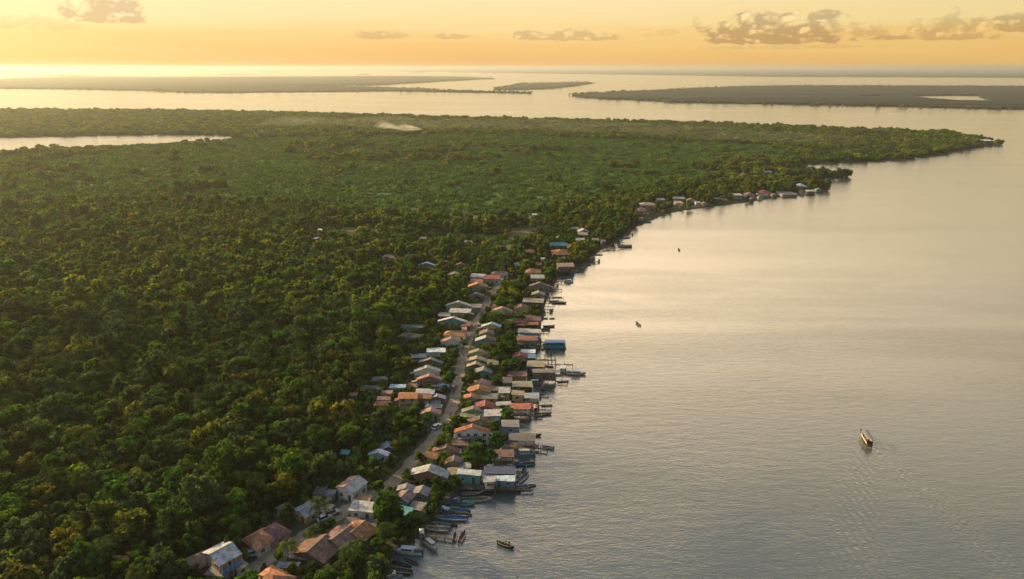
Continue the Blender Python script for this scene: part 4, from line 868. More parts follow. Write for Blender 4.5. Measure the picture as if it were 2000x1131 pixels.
for k, P in enumerate(ISLES):
    if k == 3: continue
    W_ = gpoly(P); poly = [(p.x, p.y) for p in W_]
    for i in range(len(W_)):
        a, b = W_[i], W_[(i + 1) % len(W_)]; n = int(min((a - b).length / 16, 320))
        for j in range(n):
            q = a.lerp(b, (j + random.random()) / n); IP.append((q.x + random.gauss(0, 12), q.y + random.gauss(0, 30)))
    xs, ys = [p[0] for p in poly], [p[1] for p in poly]; m = 5200 if k in (0, 2) else 60
    continue
    qx = rng.uniform(max(min(xs), -4500), min(max(xs), 4800), m); qy = rng.uniform(min(ys), max(ys), m); ok = inside(poly, qx, qy)
    for L in LAKES.get(k, []): ok &= ~inside([(p.x, p.y) for p in gpoly(L)], qx, qy)
    IP += list(zip(qx[ok], qy[ok]))
IP = np.array(IP)
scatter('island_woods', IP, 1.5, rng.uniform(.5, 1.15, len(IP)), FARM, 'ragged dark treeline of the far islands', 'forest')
scatter('undergrowth', P4, LZ, sc4, SCRM, 'low scrub and reeds dotting the pale green marsh', 'scrub')
print('veg', len(P1), len(P2), len(P3), len(P4))

# ------------------------------------------------------------------ boats, piers, vehicles, people
def paint(name, c, r=.5): return rough_mat('paint_' + name, c, .15, 1.5, r, K(c, .6), .3, .8, spec=.4)
PT = {k: paint(k, c) for k, c in dict(white=(.62, .62, .58), cream=(.52, .46, .34), blue=(.05, .16, .32), paleblue=(.25, .38, .46), dark=(.035, .035, .035), brown=(.12, .075, .045), red=(.36, .07, .05), yellow=(.50, .36, .08),
    green=(.07, .18, .10), teal=(.05, .27, .29), pink=(.45, .25, .24), grey=(.22, .22, .21)).items()}
def hull_mesh(L, B, Hh, col, inner, pointed_stern=False):
    """lofted open hull: raking bow at +x, shaped sides, inner skin and floor"""
    n = 12; mb = MB(); rings = []
    for i in range(n + 1):
        t = i / n; x = -L / 2 + L * t
        b = B / 2 * (1 - max(0, (t - .45) / .55) ** 2.2) * (min(1, .25 + t * 3.2) ** .6 if pointed_stern else (.80 + .2 * min(1, t * 3)))
        b = max(b, .03); sh = Hh * (1 + .55 * max(0, (t - .55) / .45) ** 2 + .12 * max(0, (.3 - t) / .3)); kz = -.25 + .35 * max(0, (t - .8) / .2) ** 2
        xb = x + .12 * L * max(0, (t - .7) / .3) ** 2 * .4
        fl_ = .10 if t < .93 else sh * .8
        bi = max(b - .07, .01)
        rings.append([(x, 0, kz), (x, b * .72, kz + .12), (xb, b, sh * .55), (xb, b * 1.02, sh), (xb, bi, sh), (x, bi * .85, fl_), (x, 0, fl_), (x, -bi * .85, fl_), (xb, -bi, sh), (xb, -b * 1.02, sh), (xb, -b, sh * .55), (x, -b * .72, kz + .12)])
    m = 12
    for r in rings: mb.v += r
    for i in range(n):
        for j in range(m):
            a = i * m + j; b_ = i * m + (j + 1) % m; mb.f.append((a, b_, b_ + m, a + m)); mb.m.append(1 if 4 <= j <= 7 else (2 if j in (3, 8) else 0))
    mb.f.append(tuple(range(m))); mb.m.append(0); mb.f.append(tuple(range(n * m, n * m + m))[::-1]); mb.m.append(0)
    return mb
def person_mesh():
    """one continuous standing figure grown with a skin modifier"""
    P = [(0, 0, .95), (0, 0, 1.2), (0, 0, 1.42), (0, 0, 1.52), (0, .01, 1.66), (.09, 0, .88), (.10, .03, .48), (.10, 0, .06), (.10, .12, .03), (-.09, 0, .88), (-.11, -.02, .48), (-.12, -.06, .06), (-.12, .06, .03),
         (.19, 0, 1.40), (.25, 0, 1.12), (.24, .06, .86), (-.19, 0, 1.40), (-.26, .02, 1.12), (-.22, .10, .88)]
    E = [(0, 1), (1, 2), (2, 3), (3, 4), (0, 5), (5, 6), (6, 7), (7, 8), (0, 9), (9, 10), (10, 11), (11, 12), (2, 13), (13, 14), (14, 15), (2, 16), (16, 17), (17, 18)]
    rad = [.15, .14, .15, .06, .11, .09, .065, .05, .04, .09, .065, .05, .04, .06, .045, .04, .06, .045, .04]
    me = bpy.data.meshes.new('person'); me.from_pydata(P, E, []); me.update(); return me, rad
def person_mat(name, shirt, trousers):
    m, t, out = mat(name); b = t.node('ShaderNodeBsdfPrincipled'); t.l.new(b.outputs[0], out.inputs[0]); s_ = t.node('ShaderNodeSeparateXYZ'); t.l.new(t.node('ShaderNodeTexCoord').outputs['Object'], s_.inputs[0])
    t.put(b.inputs['Base Color'], t.ramp(t.m('DIVIDE', s_.outputs[2], 2.0), [(0, (.12, .07, .05)), (.08, trousers), (.47, shirt), (.745, (.16, .09, .06)), (.86, (.015, .012, .01))], 'CONSTANT')); b.inputs['Roughness'].default_value = .9; return m
PM = [person_mat('clothes_' + n_, a, b) for n_, a, b in (('white_and_dark', (.55, .54, .5), (.04, .05, .08)), ('red_and_grey', (.40, .06, .05), (.12, .12, .12)), ('blue_and_dark', (.06, .14, .32), (.03, .03, .04)), ('yellow_and_brown', (.5, .36, .08), (.10, .07, .05)), ('dark', (.03, .03, .035), (.05, .05, .06)))]
PTX = ['white shirt and dark trousers', 'red shirt and grey shorts', 'blue shirt and dark trousers', 'yellow shirt and brown trousers', 'dark clothes']
def person(x, y, z, k, label, group=None, sc=1.0):
    me, rad = person_mesh(); me.materials.append(PM[k]); o = new_obj('person', me); o.location = (x, y, z); o.rotation_euler = (0, 0, random.uniform(0, 6.3)); o.scale = (sc,) * 3
    md = o.modifiers.new('skin', 'SKIN'); me.skin_vertices[0].data[0].use_root = True
    for v, r_ in zip(me.skin_vertices[0].data, rad): v.radius = (r_, r_)
    o.modifiers.new('sub', 'SUBSURF').levels = 1; o.modifiers[-1].render_levels = 1
    return tag(o, label, 'person', group)
def boat(px, py, L, hd, kind, col, inn, label, B=None, extra=None, group='boats moored along the village', crew=0):
    B = B or (L * .21 + .35); p = at(px, py, .5); r_ = empty({'cabin': 'cabin_boat', 'ferry': 'passenger_boat', 'canopy': 'canopy_boat', 'canoe': 'canoe', 'open': 'fishing_boat', 'houseboat': 'houseboat'}[kind], (p.x, p.y, 0), R(hd))
    Hh = {'canoe': .38, 'open': .62, 'cabin': .75, 'ferry': .7, 'canopy': .62, 'houseboat': .5}[kind]
    if kind == 'canoe': B = L * .11 + .35
    hull_mesh(L, B, Hh, col, inn, kind == 'canoe').build('hull', [PT[col], PT[inn], PT['cream' if col in ('dark', 'brown', 'grey') else col] if kind != 'canoe' else PT[col]], r_)
    nb = {'canoe': 3, 'open': 4}.get(kind, 1)
    for i in range(nb):
        x = -L * .36 + i * L * .62 / max(1, nb - 1); MB().box(x, -B * .42, Hh * .62, x + .24, B * .42, Hh * .70).build('thwart', M_WOOD, r_)
    if kind in ('open', 'cabin', 'canopy'):
        m = MB(); m.box(-L / 2 - .34, -.16, .25, -L / 2 - .02, .16, Hh + .42); m.box(-L / 2 - .28, -.06, -.4, -L / 2 - .16, .06, .3); m.build('outboard_motor', M_METAL, r_)
    if kind == 'cabin':
        x0, x1, h = -L * .18, L * .22, Hh + .95
        c = MB().box(x0, -B * .33, .15, x1, B * .33, h).build('cabin', PT['white'], r_)
        for sgn in (-1, 1):
            for i in range(3): u = x0 + .2 + i * (x1 - x0 - .3) / 3; MB().box(u, min(sgn * B * .33, sgn * (B * .33 + .02)), h - .62, u + (x1 - x0) / 3 - .22, max(sgn * B * .33, sgn * (B * .33 + .02)), h - .2).build('window', M_GLASS, c)
        MB().box(x1 + .001, -B * .26, h - .6, x1 + .02, B * .26, h - .18).build('window', M_GLASS, c)
        MB().box(x0 - .5, -B * .38, h + .002, x1 + .2, B * .38, h + .07).build('cabin_roof', PT[extra or 'white'], r_)
        MB().box(L * .26, -B * .25, Hh * .95, L * .40, B * .25, Hh * 1.08).build('foredeck', PT['white'], r_)
        MB().beam((x0 + .2, 0, h), (x0 + .2, 0, h + 1.5), .035, 0, 5).build('mast', M_FRAME, r_)
    if kind in ('canopy', 'ferry', 'houseboat'):
        a, b = (-.40, .22) if kind == 'canopy' else ((-.46, .34) if kind == 'ferry' else (-.46, .46)); h = 1.95 if kind == 'canopy' else (2.35 if kind == 'ferry' else 3.0)
        m = MB(); n = 6; x0, x1 = a * L, b * L
        for i in range(n):
            y0_, y1_ = -B * .5 + i * B / n, -B * .5 + (i + 1) * B / n; z0_, z1_ = h + .25 * (1 - (2 * i / n - 1) ** 2), h + .25 * (1 - (2 * (i + 1) / n - 1) ** 2)
            m.add([(x0, y0_, z0_), (x1, y0_, z0_), (x1, y1_, z1_), (x0, y1_, z1_), (x0, y0_, z0_ + .06), (x1, y0_, z0_ + .06), (x1, y1_, z1_ + .06), (x0, y1_, z1_ + .06)], [(0, 3, 2, 1), (4, 5, 6, 7), (0, 1, 5, 4), (2, 3, 7, 6), (0, 4, 7, 3), (1, 2, 6, 5)])
        m.build('canopy', PT[extra or 'white'], r_)
        np_ = 3 if kind == 'canopy' else 5
        for i in range(np_):
            for sg in (-1, 1): x = x0 + .15 + i * (x1 - x0 - .3) / (np_ - 1); MB().box(x - .04, sg * B * .44 - .04, Hh * .8, x + .04, sg * B * .44 + .04, h + .02).build('post', M_FRAME, r_)
        if kind != 'canopy':
            for sg in (-1, 1): MB().box(x0 + .1, min(sg * B * .46, sg * (B * .46 + .04)), Hh, x1 - .1, max(sg * B * .46, sg * (B * .46 + .04)), Hh + (.55 if kind == 'ferry' else 1.5)).build('side_panel', PT['cream' if kind == 'ferry' else 'teal'], r_)
            MB().box(x0 + .02, -B * .42, Hh, x0 + .06, B * .42, h - .5).build('stern_panel', PT['dark' if kind == 'ferry' else 'blue'], r_)
    tag(r_, label, 'boat', group)
    for i in range(crew):
        t = (i + .5) / crew - .5; q = r_.matrix_world
        x, y = L * .6 * t, B * .12 * (-1) ** i; gx, gy = p.x + x * math.cos(R(hd)) - y * math.sin(R(hd)), p.y + x * math.sin(R(hd)) + y * math.cos(R(hd))
        k = random.randrange(5); person(gx, gy, .14, k, f'person in {PTX[k].split(" and")[0]} ' + ('at bow of' if i == crew - 1 else ('at stern of' if i == 0 else 'amidships in')) + ' ' + ' '.join(label.split(',')[0].split()[:8]), 'people in boats')
    return r_
BT = [
 (906, 1003, 4.6, 172, 'canoe', 'grey', 'brown', 'grey dugout between the tan and the yellow fishing boats'), (864, 1024, 5.0, 165, 'open', 'paleblue', 'grey', 'pale boat squeezed in above the whitish fishing boat'), (846, 1019, 4.6, 150, 'canoe', 'brown', 'dark', 'brown dugout under the broad dark tree'),
 (920, 964, 5.6, 5, 'open', 'brown', 'grey', 'brown boat in the shade of the grey wharf'), (948, 963, 4.0, 178, 'canoe', 'dark', 'dark', 'dark canoe off the end of the cream boat'), (803, 1095, 4.4, 150, 'canoe', 'brown', 'dark', 'brown canoe drifting below the white launch'), (880, 1022, 4.0, 160, 'canoe', 'dark', 'brown', 'dark canoe right under the large tan boat'),
 (797, 1077, 7.4, 172, 'cabin', 'white', 'grey', 'white cabin launch with dark windows, moored below the dark trees'), (841, 1064, 5.8, -48, 'cabin', 'cream', 'grey', 'cream boat with small cabin, pointing out beside the white launch', 'cream'),
 (824, 1045, 4.2, 100, 'canopy', 'paleblue', 'grey', 'round white-topped boat against the trees near the dead pier', None), (752, 1084, 7.0, 158, 'open', 'blue', 'grey', 'narrow blue fishing boat beached under the white launch'),
 (776, 1113, 7.4, 168, 'open', 'dark', 'brown', 'long dark fishing boat lowest along the bank'), (785, 1100, 5.2, 160, 'canoe', 'dark', 'dark', 'dark dugout half hidden behind the lowest fishing boat'), (745, 1094, 4.2, 170, 'canoe', 'grey', 'brown', 'grey dugout pulled up by the plank walkway'),
 (764, 1129, 5.2, 20, 'canopy', 'paleblue', 'grey', 'boat with square white awning cut by the bottom edge', 'white'),
 (852, 1032, 7.2, 171, 'open', 'cream', 'grey', 'whitish fishing boat between the thin pier and the tan boat'), (888, 1048, 3.6, 88, 'open', 'dark', 'brown', 'short dark boat at the end of the thin pier'), (903, 1047, 4.8, 74, 'open', 'white', 'red', 'white boat with red floor beside the thin pier end', None, 1),
 (882, 1011, 8.6, 177, 'open', 'cream', 'blue', 'large tan fishing boat with blue inside'), (895, 996, 6.6, 166, 'open', 'yellow', 'blue', 'yellow and blue fishing boat above the large tan one'), (869, 1000, 4.2, 150, 'canopy', 'blue', 'dark', 'small boat under blue cover against the bank', 'blue'),
 (930, 975, 8.2, 4, 'open', 'cream', 'green', 'long cream boat with raised motor beside the teal boathouse'), (912, 984, 4.2, 0, 'open', 'teal', 'blue', 'little teal boat tied between the cream and yellow boats'), (880, 980, 4.0, 30, 'open', 'blue', 'blue', 'small blue boat tucked under the shore trees'),
 (988, 1064, 4.6, -28, 'open', 'dark', 'brown', 'dark boat full of people adrift off the village', None, 3), (1022, 932, 6.4, 58, 'open', 'white', 'grey', 'white boat angled off the pale blue boathouse'), (1024, 916, 3.6, 70, 'open', 'dark', 'dark', 'short dark boat above the white angled one', None, 1),
 (1008, 907, 4.6, 12, 'open', 'blue', 'paleblue', 'small blue boat behind the navy-roofed boathouse'), (1024, 885, 7.0, 2, 'cabin', 'paleblue', 'white', 'pale blue boat with low cabin under the open dock shed'),
 (1046, 800, 5.4, 90, 'canopy', 'brown', 'dark', 'dark boat with pink awning facing the red tin jetty house', 'pink'), (1015, 804, 7.4, 180, 'canopy', 'paleblue', 'white', 'long boat with pale blue cover below the red tin roof', 'paleblue'),
 (1064, 758, 4.6, 60, 'canopy', 'dark', 'dark', 'dark boat with ragged awning past the olive boathouse', 'dark'), (1046, 749, 4.6, 10, 'canopy', 'grey', 'grey', 'grey boat with pale roof tied to the olive boathouse', 'white'), (1055, 776, 3.2, 95, 'canoe', 'dark', 'dark', 'dark canoe at the blue-grey jetty roof'),
 (1100, 722, 7.0, 82, 'cabin', 'brown', 'grey', 'white-roofed cabin boat beside the timber frame pier', 'white', 0, 2.6), (1124, 729, 7.8, -4, 'cabin', 'cream', 'grey', 'outermost tan boat with blue-grey cabin beyond the frame pier', 'paleblue', 0, 2.4),
 (1084, 677, 9.8, 180, 'houseboat', 'blue', 'dark', 'blue-roofed floating house with teal sides off the rows', 'blue', 0, 4.2), (1076, 689, 4.4, 86, 'open', 'dark', 'brown', 'dark boat moored before the floating blue house'), (1057, 702, 4.2, 6, 'canoe', 'dark', 'dark', 'thin dark canoe under the blue shed'),
 (1063, 611, 5.8, 84, 'open', 'grey', 'dark', 'grey boat nosed in by the small pier'), (1076, 608, 6.4, 91, 'open', 'dark', 'brown', 'lone dark pointed boat just off the small pier'), (1062, 621, 4.0, 4, 'canoe', 'dark', 'dark', 'little dark canoe against the dull red boathouse'), (1078, 621, 2.6, 8, 'canoe', 'dark', 'dark', 'tiny canoe drifting past the dull red boathouse'),
 (1111, 550, 5.0, 10, 'cabin', 'white', 'grey', 'white cabin boat with mast at the end of the plank pier'), (1092, 591, 7.2, 2, 'open', 'dark', 'grey', 'dark boat with goods at the lower finger pier', None, 1), (1088, 580, 5.0, 0, 'canoe', 'dark', 'brown', 'canoe lying along the upper finger pier'),
 (1089, 557, 4.0, 88, 'canopy', 'brown', 'dark', 'brown covered boat inside the plank pier', 'brown'), (1170, 509, 5.4, 84, 'cabin', 'white', 'grey', 'small white cabin boat off the shore bend'), (1155, 507, 4.8, 80, 'canopy', 'grey', 'grey', 'grey boat moored inside the small white cabin boat', 'grey'),
 (1143, 517, 7.0, 10, 'open', 'grey', 'grey', 'grey boat hauled up below the shore bend'), (1131, 517, 6.0, 20, 'open', 'paleblue', 'grey', 'pale boat hauled up inside the grey one'), (1221, 481, 9.6, 184, 'ferry', 'dark', 'brown', 'roofed passenger boat at the long jetty', 'white', 0, 2.4),
 (1235, 457, 5.6, 84, 'cabin', 'white', 'grey', 'white cabin boat nosed in at the upper cove'), (1223, 464, 6.5, 20, 'open', 'grey', 'grey', 'grey boat lying flat in the upper cove'), (1163, 497, 9.0, 4, 'canoe', 'dark', 'dark', 'very long dark dugout jutting from the bank'), (1184, 489, 5.0, 6, 'canoe', 'brown', 'brown', 'brown dugout off the wooded bank'),
 (1326, 487, 4.6, 88, 'open', 'dark', 'brown', 'distant rowing boat alone in mid river', None, 1), (1246, 632, 5.0, 104, 'open', 'brown', 'grey', 'small boat heading upriver off the village', None, 1),
 (1265, 429, 5.0, 20, 'open', 'blue', 'blue', 'blue boat at the far pink stilt house'), (1278, 425, 5.0, 12, 'open', 'paleblue', 'grey', 'pale boat beside the far blue boat'), (1491, 384, 6.5, 10, 'open', 'white', 'grey', 'white boat below the far red hipped roof'), (1512, 381, 7.0, 8, 'open', 'paleblue', 'white', 'pale boat along the far bank'),
 (1547, 378, 8.0, 5, 'open', 'white', 'grey', 'white boat near the first wooded spit'), (1590, 372, 6.0, 5, 'canoe', 'dark', 'dark', 'dark canoe near the tip of the spit'), (1432, 391, 5.0, 30, 'open', 'grey', 'grey', 'grey boat below the far white block')]
for b_ in BT:
    ex = b_[8] if len(b_) > 8 else None; cr = b_[9] if len(b_) > 9 else 0; bw = b_[10] if len(b_) > 10 else None
    boat(*b_[:8], B=bw, extra=ex, crew=cr)
boat(1692, 858, 8.2, 80, 'ferry', 'brown', 'brown', 'long passenger boat under way with a wake, brown hull', B=2.1, extra='grey', group='boats under way on the river')
person(FERRY.x + .2, FERRY.y + 4.2, .9, 4, 'person in dark clothes standing at the bow of the passenger boat', 'people in boats')
# mooring stake by the bottom edge
p = at(1009, 1131, 0); tag(MB().beam((0, 0, -1.5), (.12, .05, 1.3), .09, 0, 7).add([(-.3, -.05, 1.0), (.35, -.05, .8), (.35, .05, .8), (-.3, .05, 1.0)], [(0, 1, 2, 3)]).build('mooring_stake', M_WOOD), 'dark mooring stake standing alone in the water at the bottom edge', 'stake').location = (p.x, p.y, 0)

PTN = dict(dark='dark', brown='brown', grey='grey', blue='blue', teal='teal', paleblue='pale blue')
def pier(a, b, wd, z, label, posts=True, rail=False):
    A, B_ = at(*a, z), at(*b, z); d = B_ - A; L = d.length; r_ = empty('pier', (A.x, A.y, 0), math.atan2(d.y, d.x))
    m = MB(); n = max(3, int(L / .45))
    for i in range(n): j = random.uniform(-.06, .06); m.box(i * L / n + .03, -wd / 2 + j, z - .07, (i + 1) * L / n - .03, wd / 2 + j, z)
    for s_ in (-1, 1): m.box(0, s_ * wd * .36 - .05, z - .2, L, s_ * wd * .36 + .05, z - .075)
    m.build('deck_planks', M_WOOD, r_)
    k = max(2, int(L / 2.4))
    for i in range(k + 1):
        for s_ in (-1, 1): MB().beam((i * L / k, s_ * wd * .45, -1.3), (i * L / k, s_ * wd * .45, z + (1.0 if (rail or i % 2) else .3)), .085, 0, 6).build('post', M_WOOD, r_)
    if rail: MB().box(0, -wd * .45 - .03, z + .9, L, -wd * .45 + .03, z + .97).build('handrail', M_WOOD, r_)
    return tag(r_, label, 'pier', 'piers and jetties')
for a in [((834, 1045), (886, 1052), .7, .8, 'thin crooked plank pier ending at two small boats'), ((1044, 874), (1069, 877), .8, 1.0, 'log jetty sticking out below the open dock shed'), ((751, 1105), (770, 1089), .8, .7, 'short slanting walkway between the lowest fishing boats'),
          ((980, 871), (1052, 872), 2.6, 1.1, 'wide plank wharf under the open dock shed'), ((1078, 549), (1106, 551), 1.0, 1.0, 'plank pier to the white boat with mast'), ((1072, 565), (1097, 565), .9, .9, 'bare finger pier below the plank pier'), ((1064, 582), (1100, 582), .9, 1.0, 'long finger pier below the grey waterfront gable'),
          ((1060, 593), (1083, 593), .8, .9, 'short pier reaching the dark laden boat'), ((1048, 611), (1062, 612), .8, .9, 'small pier beside the nosed-in grey boat'), ((1086, 712), (1119, 712), 1.0, 1.4, 'outer jetty between the two cabin boats'), ((1052, 668), (1064, 668), .9, .9, 'gangway to the floating blue house'),
          ((1185, 483), (1209, 484), 1.0, 1.2, 'long jetty to the roofed passenger boat'), ((1157, 511), (1167, 511), .9, .9, 'short jetty at the shore bend'), ((1049, 676), (1062, 678), .9, .9, 'broken walkway beneath the floating house gangway'), ((893, 950), (968, 953), 2.4, 1.2, 'wide grey wharf before the teal boathouse'),
          ((1008, 920), (1018, 926), 1.6, .9, 'little wooden landing by the white angled boat')]:
    pier(*a[:4], a[4], rail=a[4].startswith('wide'))
k = 0; CN = ['dark', 'brown', 'grey', 'blue', 'teal', 'paleblue']
for root, hi, c, W, D in sorted([r for r in HOUSES if HS[r[1]][8].get('st') and r[2].y < 620], key=lambda r: r[2].y):
    nm = root['label'].split(' with ')[1].split(' and ')[0].replace(' gable', ''); g = random.Random(hi)
    yw = root.rotation_euler.z; ex = c.x + (W / 2 + 1.2) * math.cos(yw); ey = c.y + (W / 2 + 1.2) * math.sin(yw)
    col = CN[k % 6]; k += 1
    bx, by = proj(ex + g.uniform(1.5, 3.5), ey + g.uniform(-2, 2), .4); L = g.uniform(3.6, 6.2)
    o_ = root['label'].split(', ')[1].split(' ')[0]
    boat(bx, by, L, g.choice((0, 10, 80, 95, 165, 185)), g.choice(('canoe', 'open', 'canoe')), col, g.choice(('dark', 'brown', 'grey')), f'{PTN[col]} boat tied off the {o_} waterfront house with {nm}')
    if g.random() < .6:
        a = proj(ex - 1.5, ey - D * .3, .9); b = proj(ex + g.uniform(2.5, 5), ey - D * .3 + g.uniform(-1, 1), .9); pier(a, b, .8, .9, f'crooked finger pier of the {o_} waterfront house with {nm}')
# open timber frame standing in the water
A = at(1064, 721, 0); r_ = empty('timber_frame', (A.x, A.y, 0)); Wf = 21 * mpp(710)
for i in range(4):
    for j in range(2): MB().beam((i * Wf / 3, j * 5.0, -1.3), (i * Wf / 3, j * 5.0, 3.9), .12, 0, 6).build('post', M_WOOD, r_)
for j in range(2):
    for z in (2.0, 3.8): MB().box(-.3, j * 5.0 - .1, z, Wf + .3, j * 5.0 + .1, z + .2).build('beam', M_WOOD, r_)
for i in (0, 3): MB().box(i * Wf / 3 - .08, -.2, 3.55, i * Wf / 3 + .08, 5.2, 3.75).build('beam', M_WOOD, r_)
tag(r_, 'roofless timber frame standing in the water by the cabin boats', 'frame')

def car(px, py, yaw, label, col='white'):
    p = at(px, py, LZ + .7); r_ = empty('parked_car', (p.x, p.y, LZ + .07), R(yaw)); m = MB()
    prof = [(-2.1, .45), (-2.1, .95), (-1.9, 1.05), (1.1, .98), (2.0, .85), (2.15, .6), (2.15, .4), (-2.1, .35)]
    def ext(pr, w, taper=0):
        n = len(pr); v = [(x, -w + taper * max(0, z - 1), z) for x, z in pr] + [(x, w - taper * max(0, z - 1), z) for x, z in pr]
        return v, [tuple(range(n)), tuple(range(n, 2 * n))[::-1]] + [(i, n + i, n + (i + 1) % n, (i + 1) % n) for i in range(n)]
    v, f = ext(prof, .86); m.add(v, [q[::-1] for q in f]); m.build('body', PT[col], r_)
    v, f = ext([(-1.85, 1.0), (-1.65, 1.55), (.15, 1.58), (.95, .99)], .80, .25); MB().add(v, [q[::-1] for q in f]).build('windows_glazing', M_GLASS, r_)
    v, f = ext([(-1.62, 1.56), (-1.5, 1.63), (.1, 1.65), (.2, 1.58)], .66); MB().add(v, [q[::-1] for q in f]).build('roof', PT[col], r_)
    for x in (-1.3, 1.35):
        for s_ in (-1, 1): MB().beam((x, s_ * .68, .33), (x, s_ * .9, .33), .34, 0, 12).build('wheel', M_TYRE, r_)
    return tag(r_, label, 'car', 'cars parked along the road')
car(497, 1080, 20, 'white car parked before the orange hipped house near the bottom of the road'); car(634, 1011, 40, 'white car parked beside the palm tree'); car(649, 1001, 30, 'silver-white car parked uphill of the palm tree, by the roadside', 'cream')
car(853, 833, 60, 'white car on the inland verge at the road bend'); car(886, 757, 80, 'small grey car parked on the inland verge beside the pale blue roof', 'grey')
def motorbike(px, py, yaw, label):
    p = at(px, py, LZ + .4); r_ = empty('motorbike', (p.x, p.y, LZ + .07), R(yaw))
    MB().beam((-.45, 0, .55), (.35, 0, .7), .16, 0, 6, .12).build('body', PT['red'], r_); MB().box(-.75, -.12, .72, .05, .12, .82).build('seat', M_METAL, r_)
    for x in (-.65, .65):
        m = MB(); n = 14
        for i in range(n): a0, a1 = 2 * math.pi * i / n, 2 * math.pi * (i + 1) / n; m.beam((x + .28 * math.cos(a0), 0, .3 + .28 * math.sin(a0)), (x + .28 * math.cos(a1), 0, .3 + .28 * math.sin(a1)), .05, 0, 4)
        m.build('wheel', M_TYRE, r_)
    MB().beam((.65, 0, .3), (.42, 0, 1.0), .04).beam((.42, -.32, 1.02), (.42, .32, 1.02), .03).build('handlebar', M_METAL, r_)
    return tag(r_, label, 'motorbike', 'motorbikes on the dirt road')
for px, py, yw, lb in [(641, 1019, 45, 'motorbike beside the white car at the palm'), (893, 707, 80, 'motorbike on the road by the white-roofed inland shed'), (880, 808, 60, 'motorbike on the riverward verge beside the flat green roof'), (868, 841, 60, 'motorbike on the road at the yellow bushes'), (866, 828, 50, 'motorbike in the road bend beside the white car')]: motorbike(px, py, yw, lb)
for px, py, k, lb in [(903, 690, 4, 'walking mid road below the white-walled gables'), (905, 693, 2, 'walking mid road, just behind the dark-clad walker'), (899, 705, 0, 'beside the motorbike on the road by the inland shed'), (875, 833, 4, 'on the riverward verge at the road bend'), (934, 636, 2, 'on the road beside the pale blue gable'),
                      (930, 633, 4, 'crossing the road by the dull red shed'), (946, 617, 1, 'on the road where the salmon-roofed house begins'), (912, 672, 0, 'on the road verge by the small tree'), (886, 770, 2, 'on the inland side of the road by the grey car'), (897, 790, 1, 'on the riverward verge by the grey gable roof'),
                      (570, 1068, 3, 'standing on the verge before the brown gable house'), (903, 681, 1, 'on the road above the two dark walkers'), (918, 655, 4, 'on the road at the salmon gable'), (952, 603, 3, 'walking near the end of the road')]:
    p = at(px, py, LZ + .8); person(p.x, p.y, LZ + .07, k, f'person in {PTX[k].split(" and")[0]} {lb}', 'people on the dirt road')
# loose goods and clutter in the yards
def barrel(px, py, col, label):
    p = at(px, py, LZ + .5); m = MB(); m.beam((0, 0, 0), (0, 0, 1.1), .42, 0, 14); m.beam((0, 0, 1.1), (0, 0, 1.18), .18, 0, 10); o = m.build('water_tank', PT[col]); o.location = (p.x, p.y, LZ + .04); tag(o, label, 'tank', 'water tanks in the yards')
for px, py, col, lb in [(477, 1106, 'white', 'white water tank beside the tan awning stall'), (393, 1112, 'paleblue', 'pale blue water tank below the pink hipped annex'), (547, 1050, 'white', 'white water tank at the corner of the dull red hipped roof'), (664, 976, 'grey', 'grey water tank below the white house'),
                        (824, 936, 'blue', 'blue water tank before the pale brick-gabled hall'), (905, 765, 'white', 'white water tank behind the orange gable on the road'), (959, 742, 'blue', 'blue water tank beside the salmon gable on the riverward row')]: barrel(px, py, col, lb)

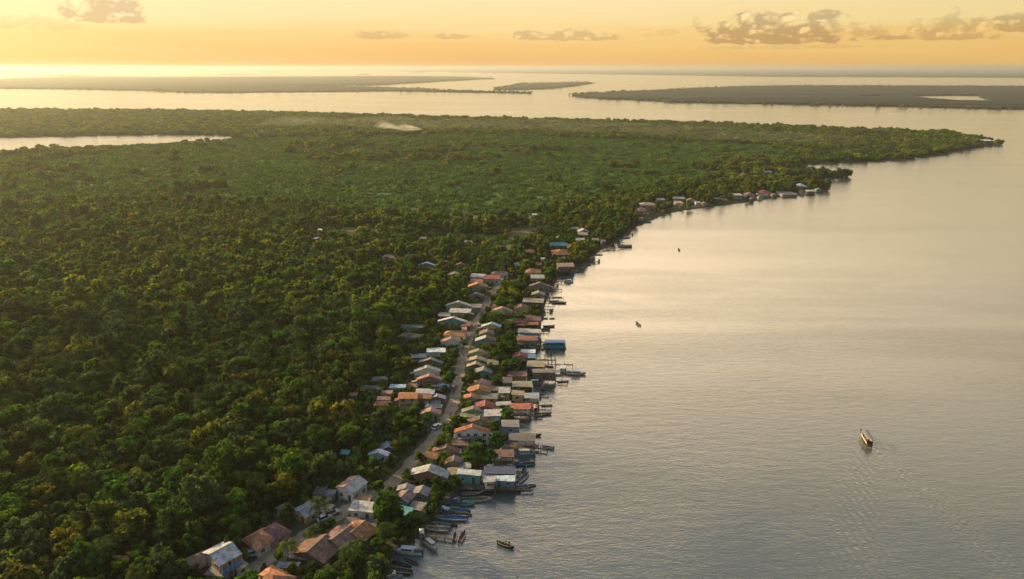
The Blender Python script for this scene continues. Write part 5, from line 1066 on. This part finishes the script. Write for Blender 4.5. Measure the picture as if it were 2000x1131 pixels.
# ------------------------------------------------------------------ smoke and ground mist over the far forest
def vol(name, blobs, density, label, col=(.9, .86, .78)):
    m, t, out = mat(name + '_air'); v = t.node('ShaderNodeVolumePrincipled'); v.inputs['Color'].default_value = (*col, 1); v.inputs['Density'].default_value = density; v.inputs['Anisotropy'].default_value = .4; t.l.new(v.outputs[0], out.inputs['Volume'])
    mb = MB()
    for (c, rx, ry, rz) in blobs:
        n, k = 14, 8; vs = []; ph = random.uniform(0, 6)
        for i in range(k + 1):
            for j in range(n):
                th = math.pi * i / k; a = 2 * math.pi * j / n; q = 1 + .22 * math.sin(3 * a + ph + i) + .15 * math.sin(5 * a - i * 1.7)
                vs.append((c.x + rx * q * math.sin(th) * math.cos(a), c.y + ry * q * math.sin(th) * math.sin(a), c.z + rz * math.cos(th) * (1 + .2 * math.sin(a * 2 + ph))))
        mb.add(vs, [(i * n + j, (i + 1) * n + j, (i + 1) * n + (j + 1) % n, i * n + (j + 1) % n) for i in range(k) for j in range(n)])
    return tag(mb.build(name, m), label, kind='stuff')
bl = []
for t in np.linspace(0, 1, 9): bl.append((at(818 - 30 * t, 252 - 3 * t, 15 + 12 * t) , 6 + 10 * t, 10, 2 + 3.5 * t))
vol('smoke', bl, .012, 'white smoke of a ground fire drifting over the far forest')
bl = []
for t in np.linspace(0, 1, 7): bl.append((at(778 - 30 * t, 250 - 6 * t, 15 + 16 * t) , 6 + 9 * t, 10, 2 + 4 * t))
vol('smoke', bl, .008, 'second white smoke wisp climbing beside the first')
bl = []
for px, py, rx, rz in [(870, 240, 130, 7), (1020, 241, 150, 8), (1180, 246, 150, 7), (1330, 254, 130, 6), (1460, 262, 110, 5), (740, 237, 120, 9), (1560, 266, 90, 5), (600, 236, 110, 8)]: bl.append((at(px, py + 1, 14), rx, 90, rz))
vol('mist', bl, .00055, 'thin pale ground mist lying along the far edge of the forest', (.88, .88, .85))

# ------------------------------------------------------------------ haze
hm, ht_, hout = mat('haze_air')
pv = ht_.node('ShaderNodeVolumePrincipled'); pv.inputs['Color'].default_value = (.62, .63, .58, 1); pv.inputs['Density'].default_value = 0.000075; pv.inputs['Anisotropy'].default_value = .54
ht_.l.new(pv.outputs[0], hout.inputs['Volume'])
hb = MB().box(-81000, -600, -3, 81000, 81000, 140).build('haze', hm); tag(hb, kind='stuff'); hb['label'] = 'pale golden evening haze over river and forest'
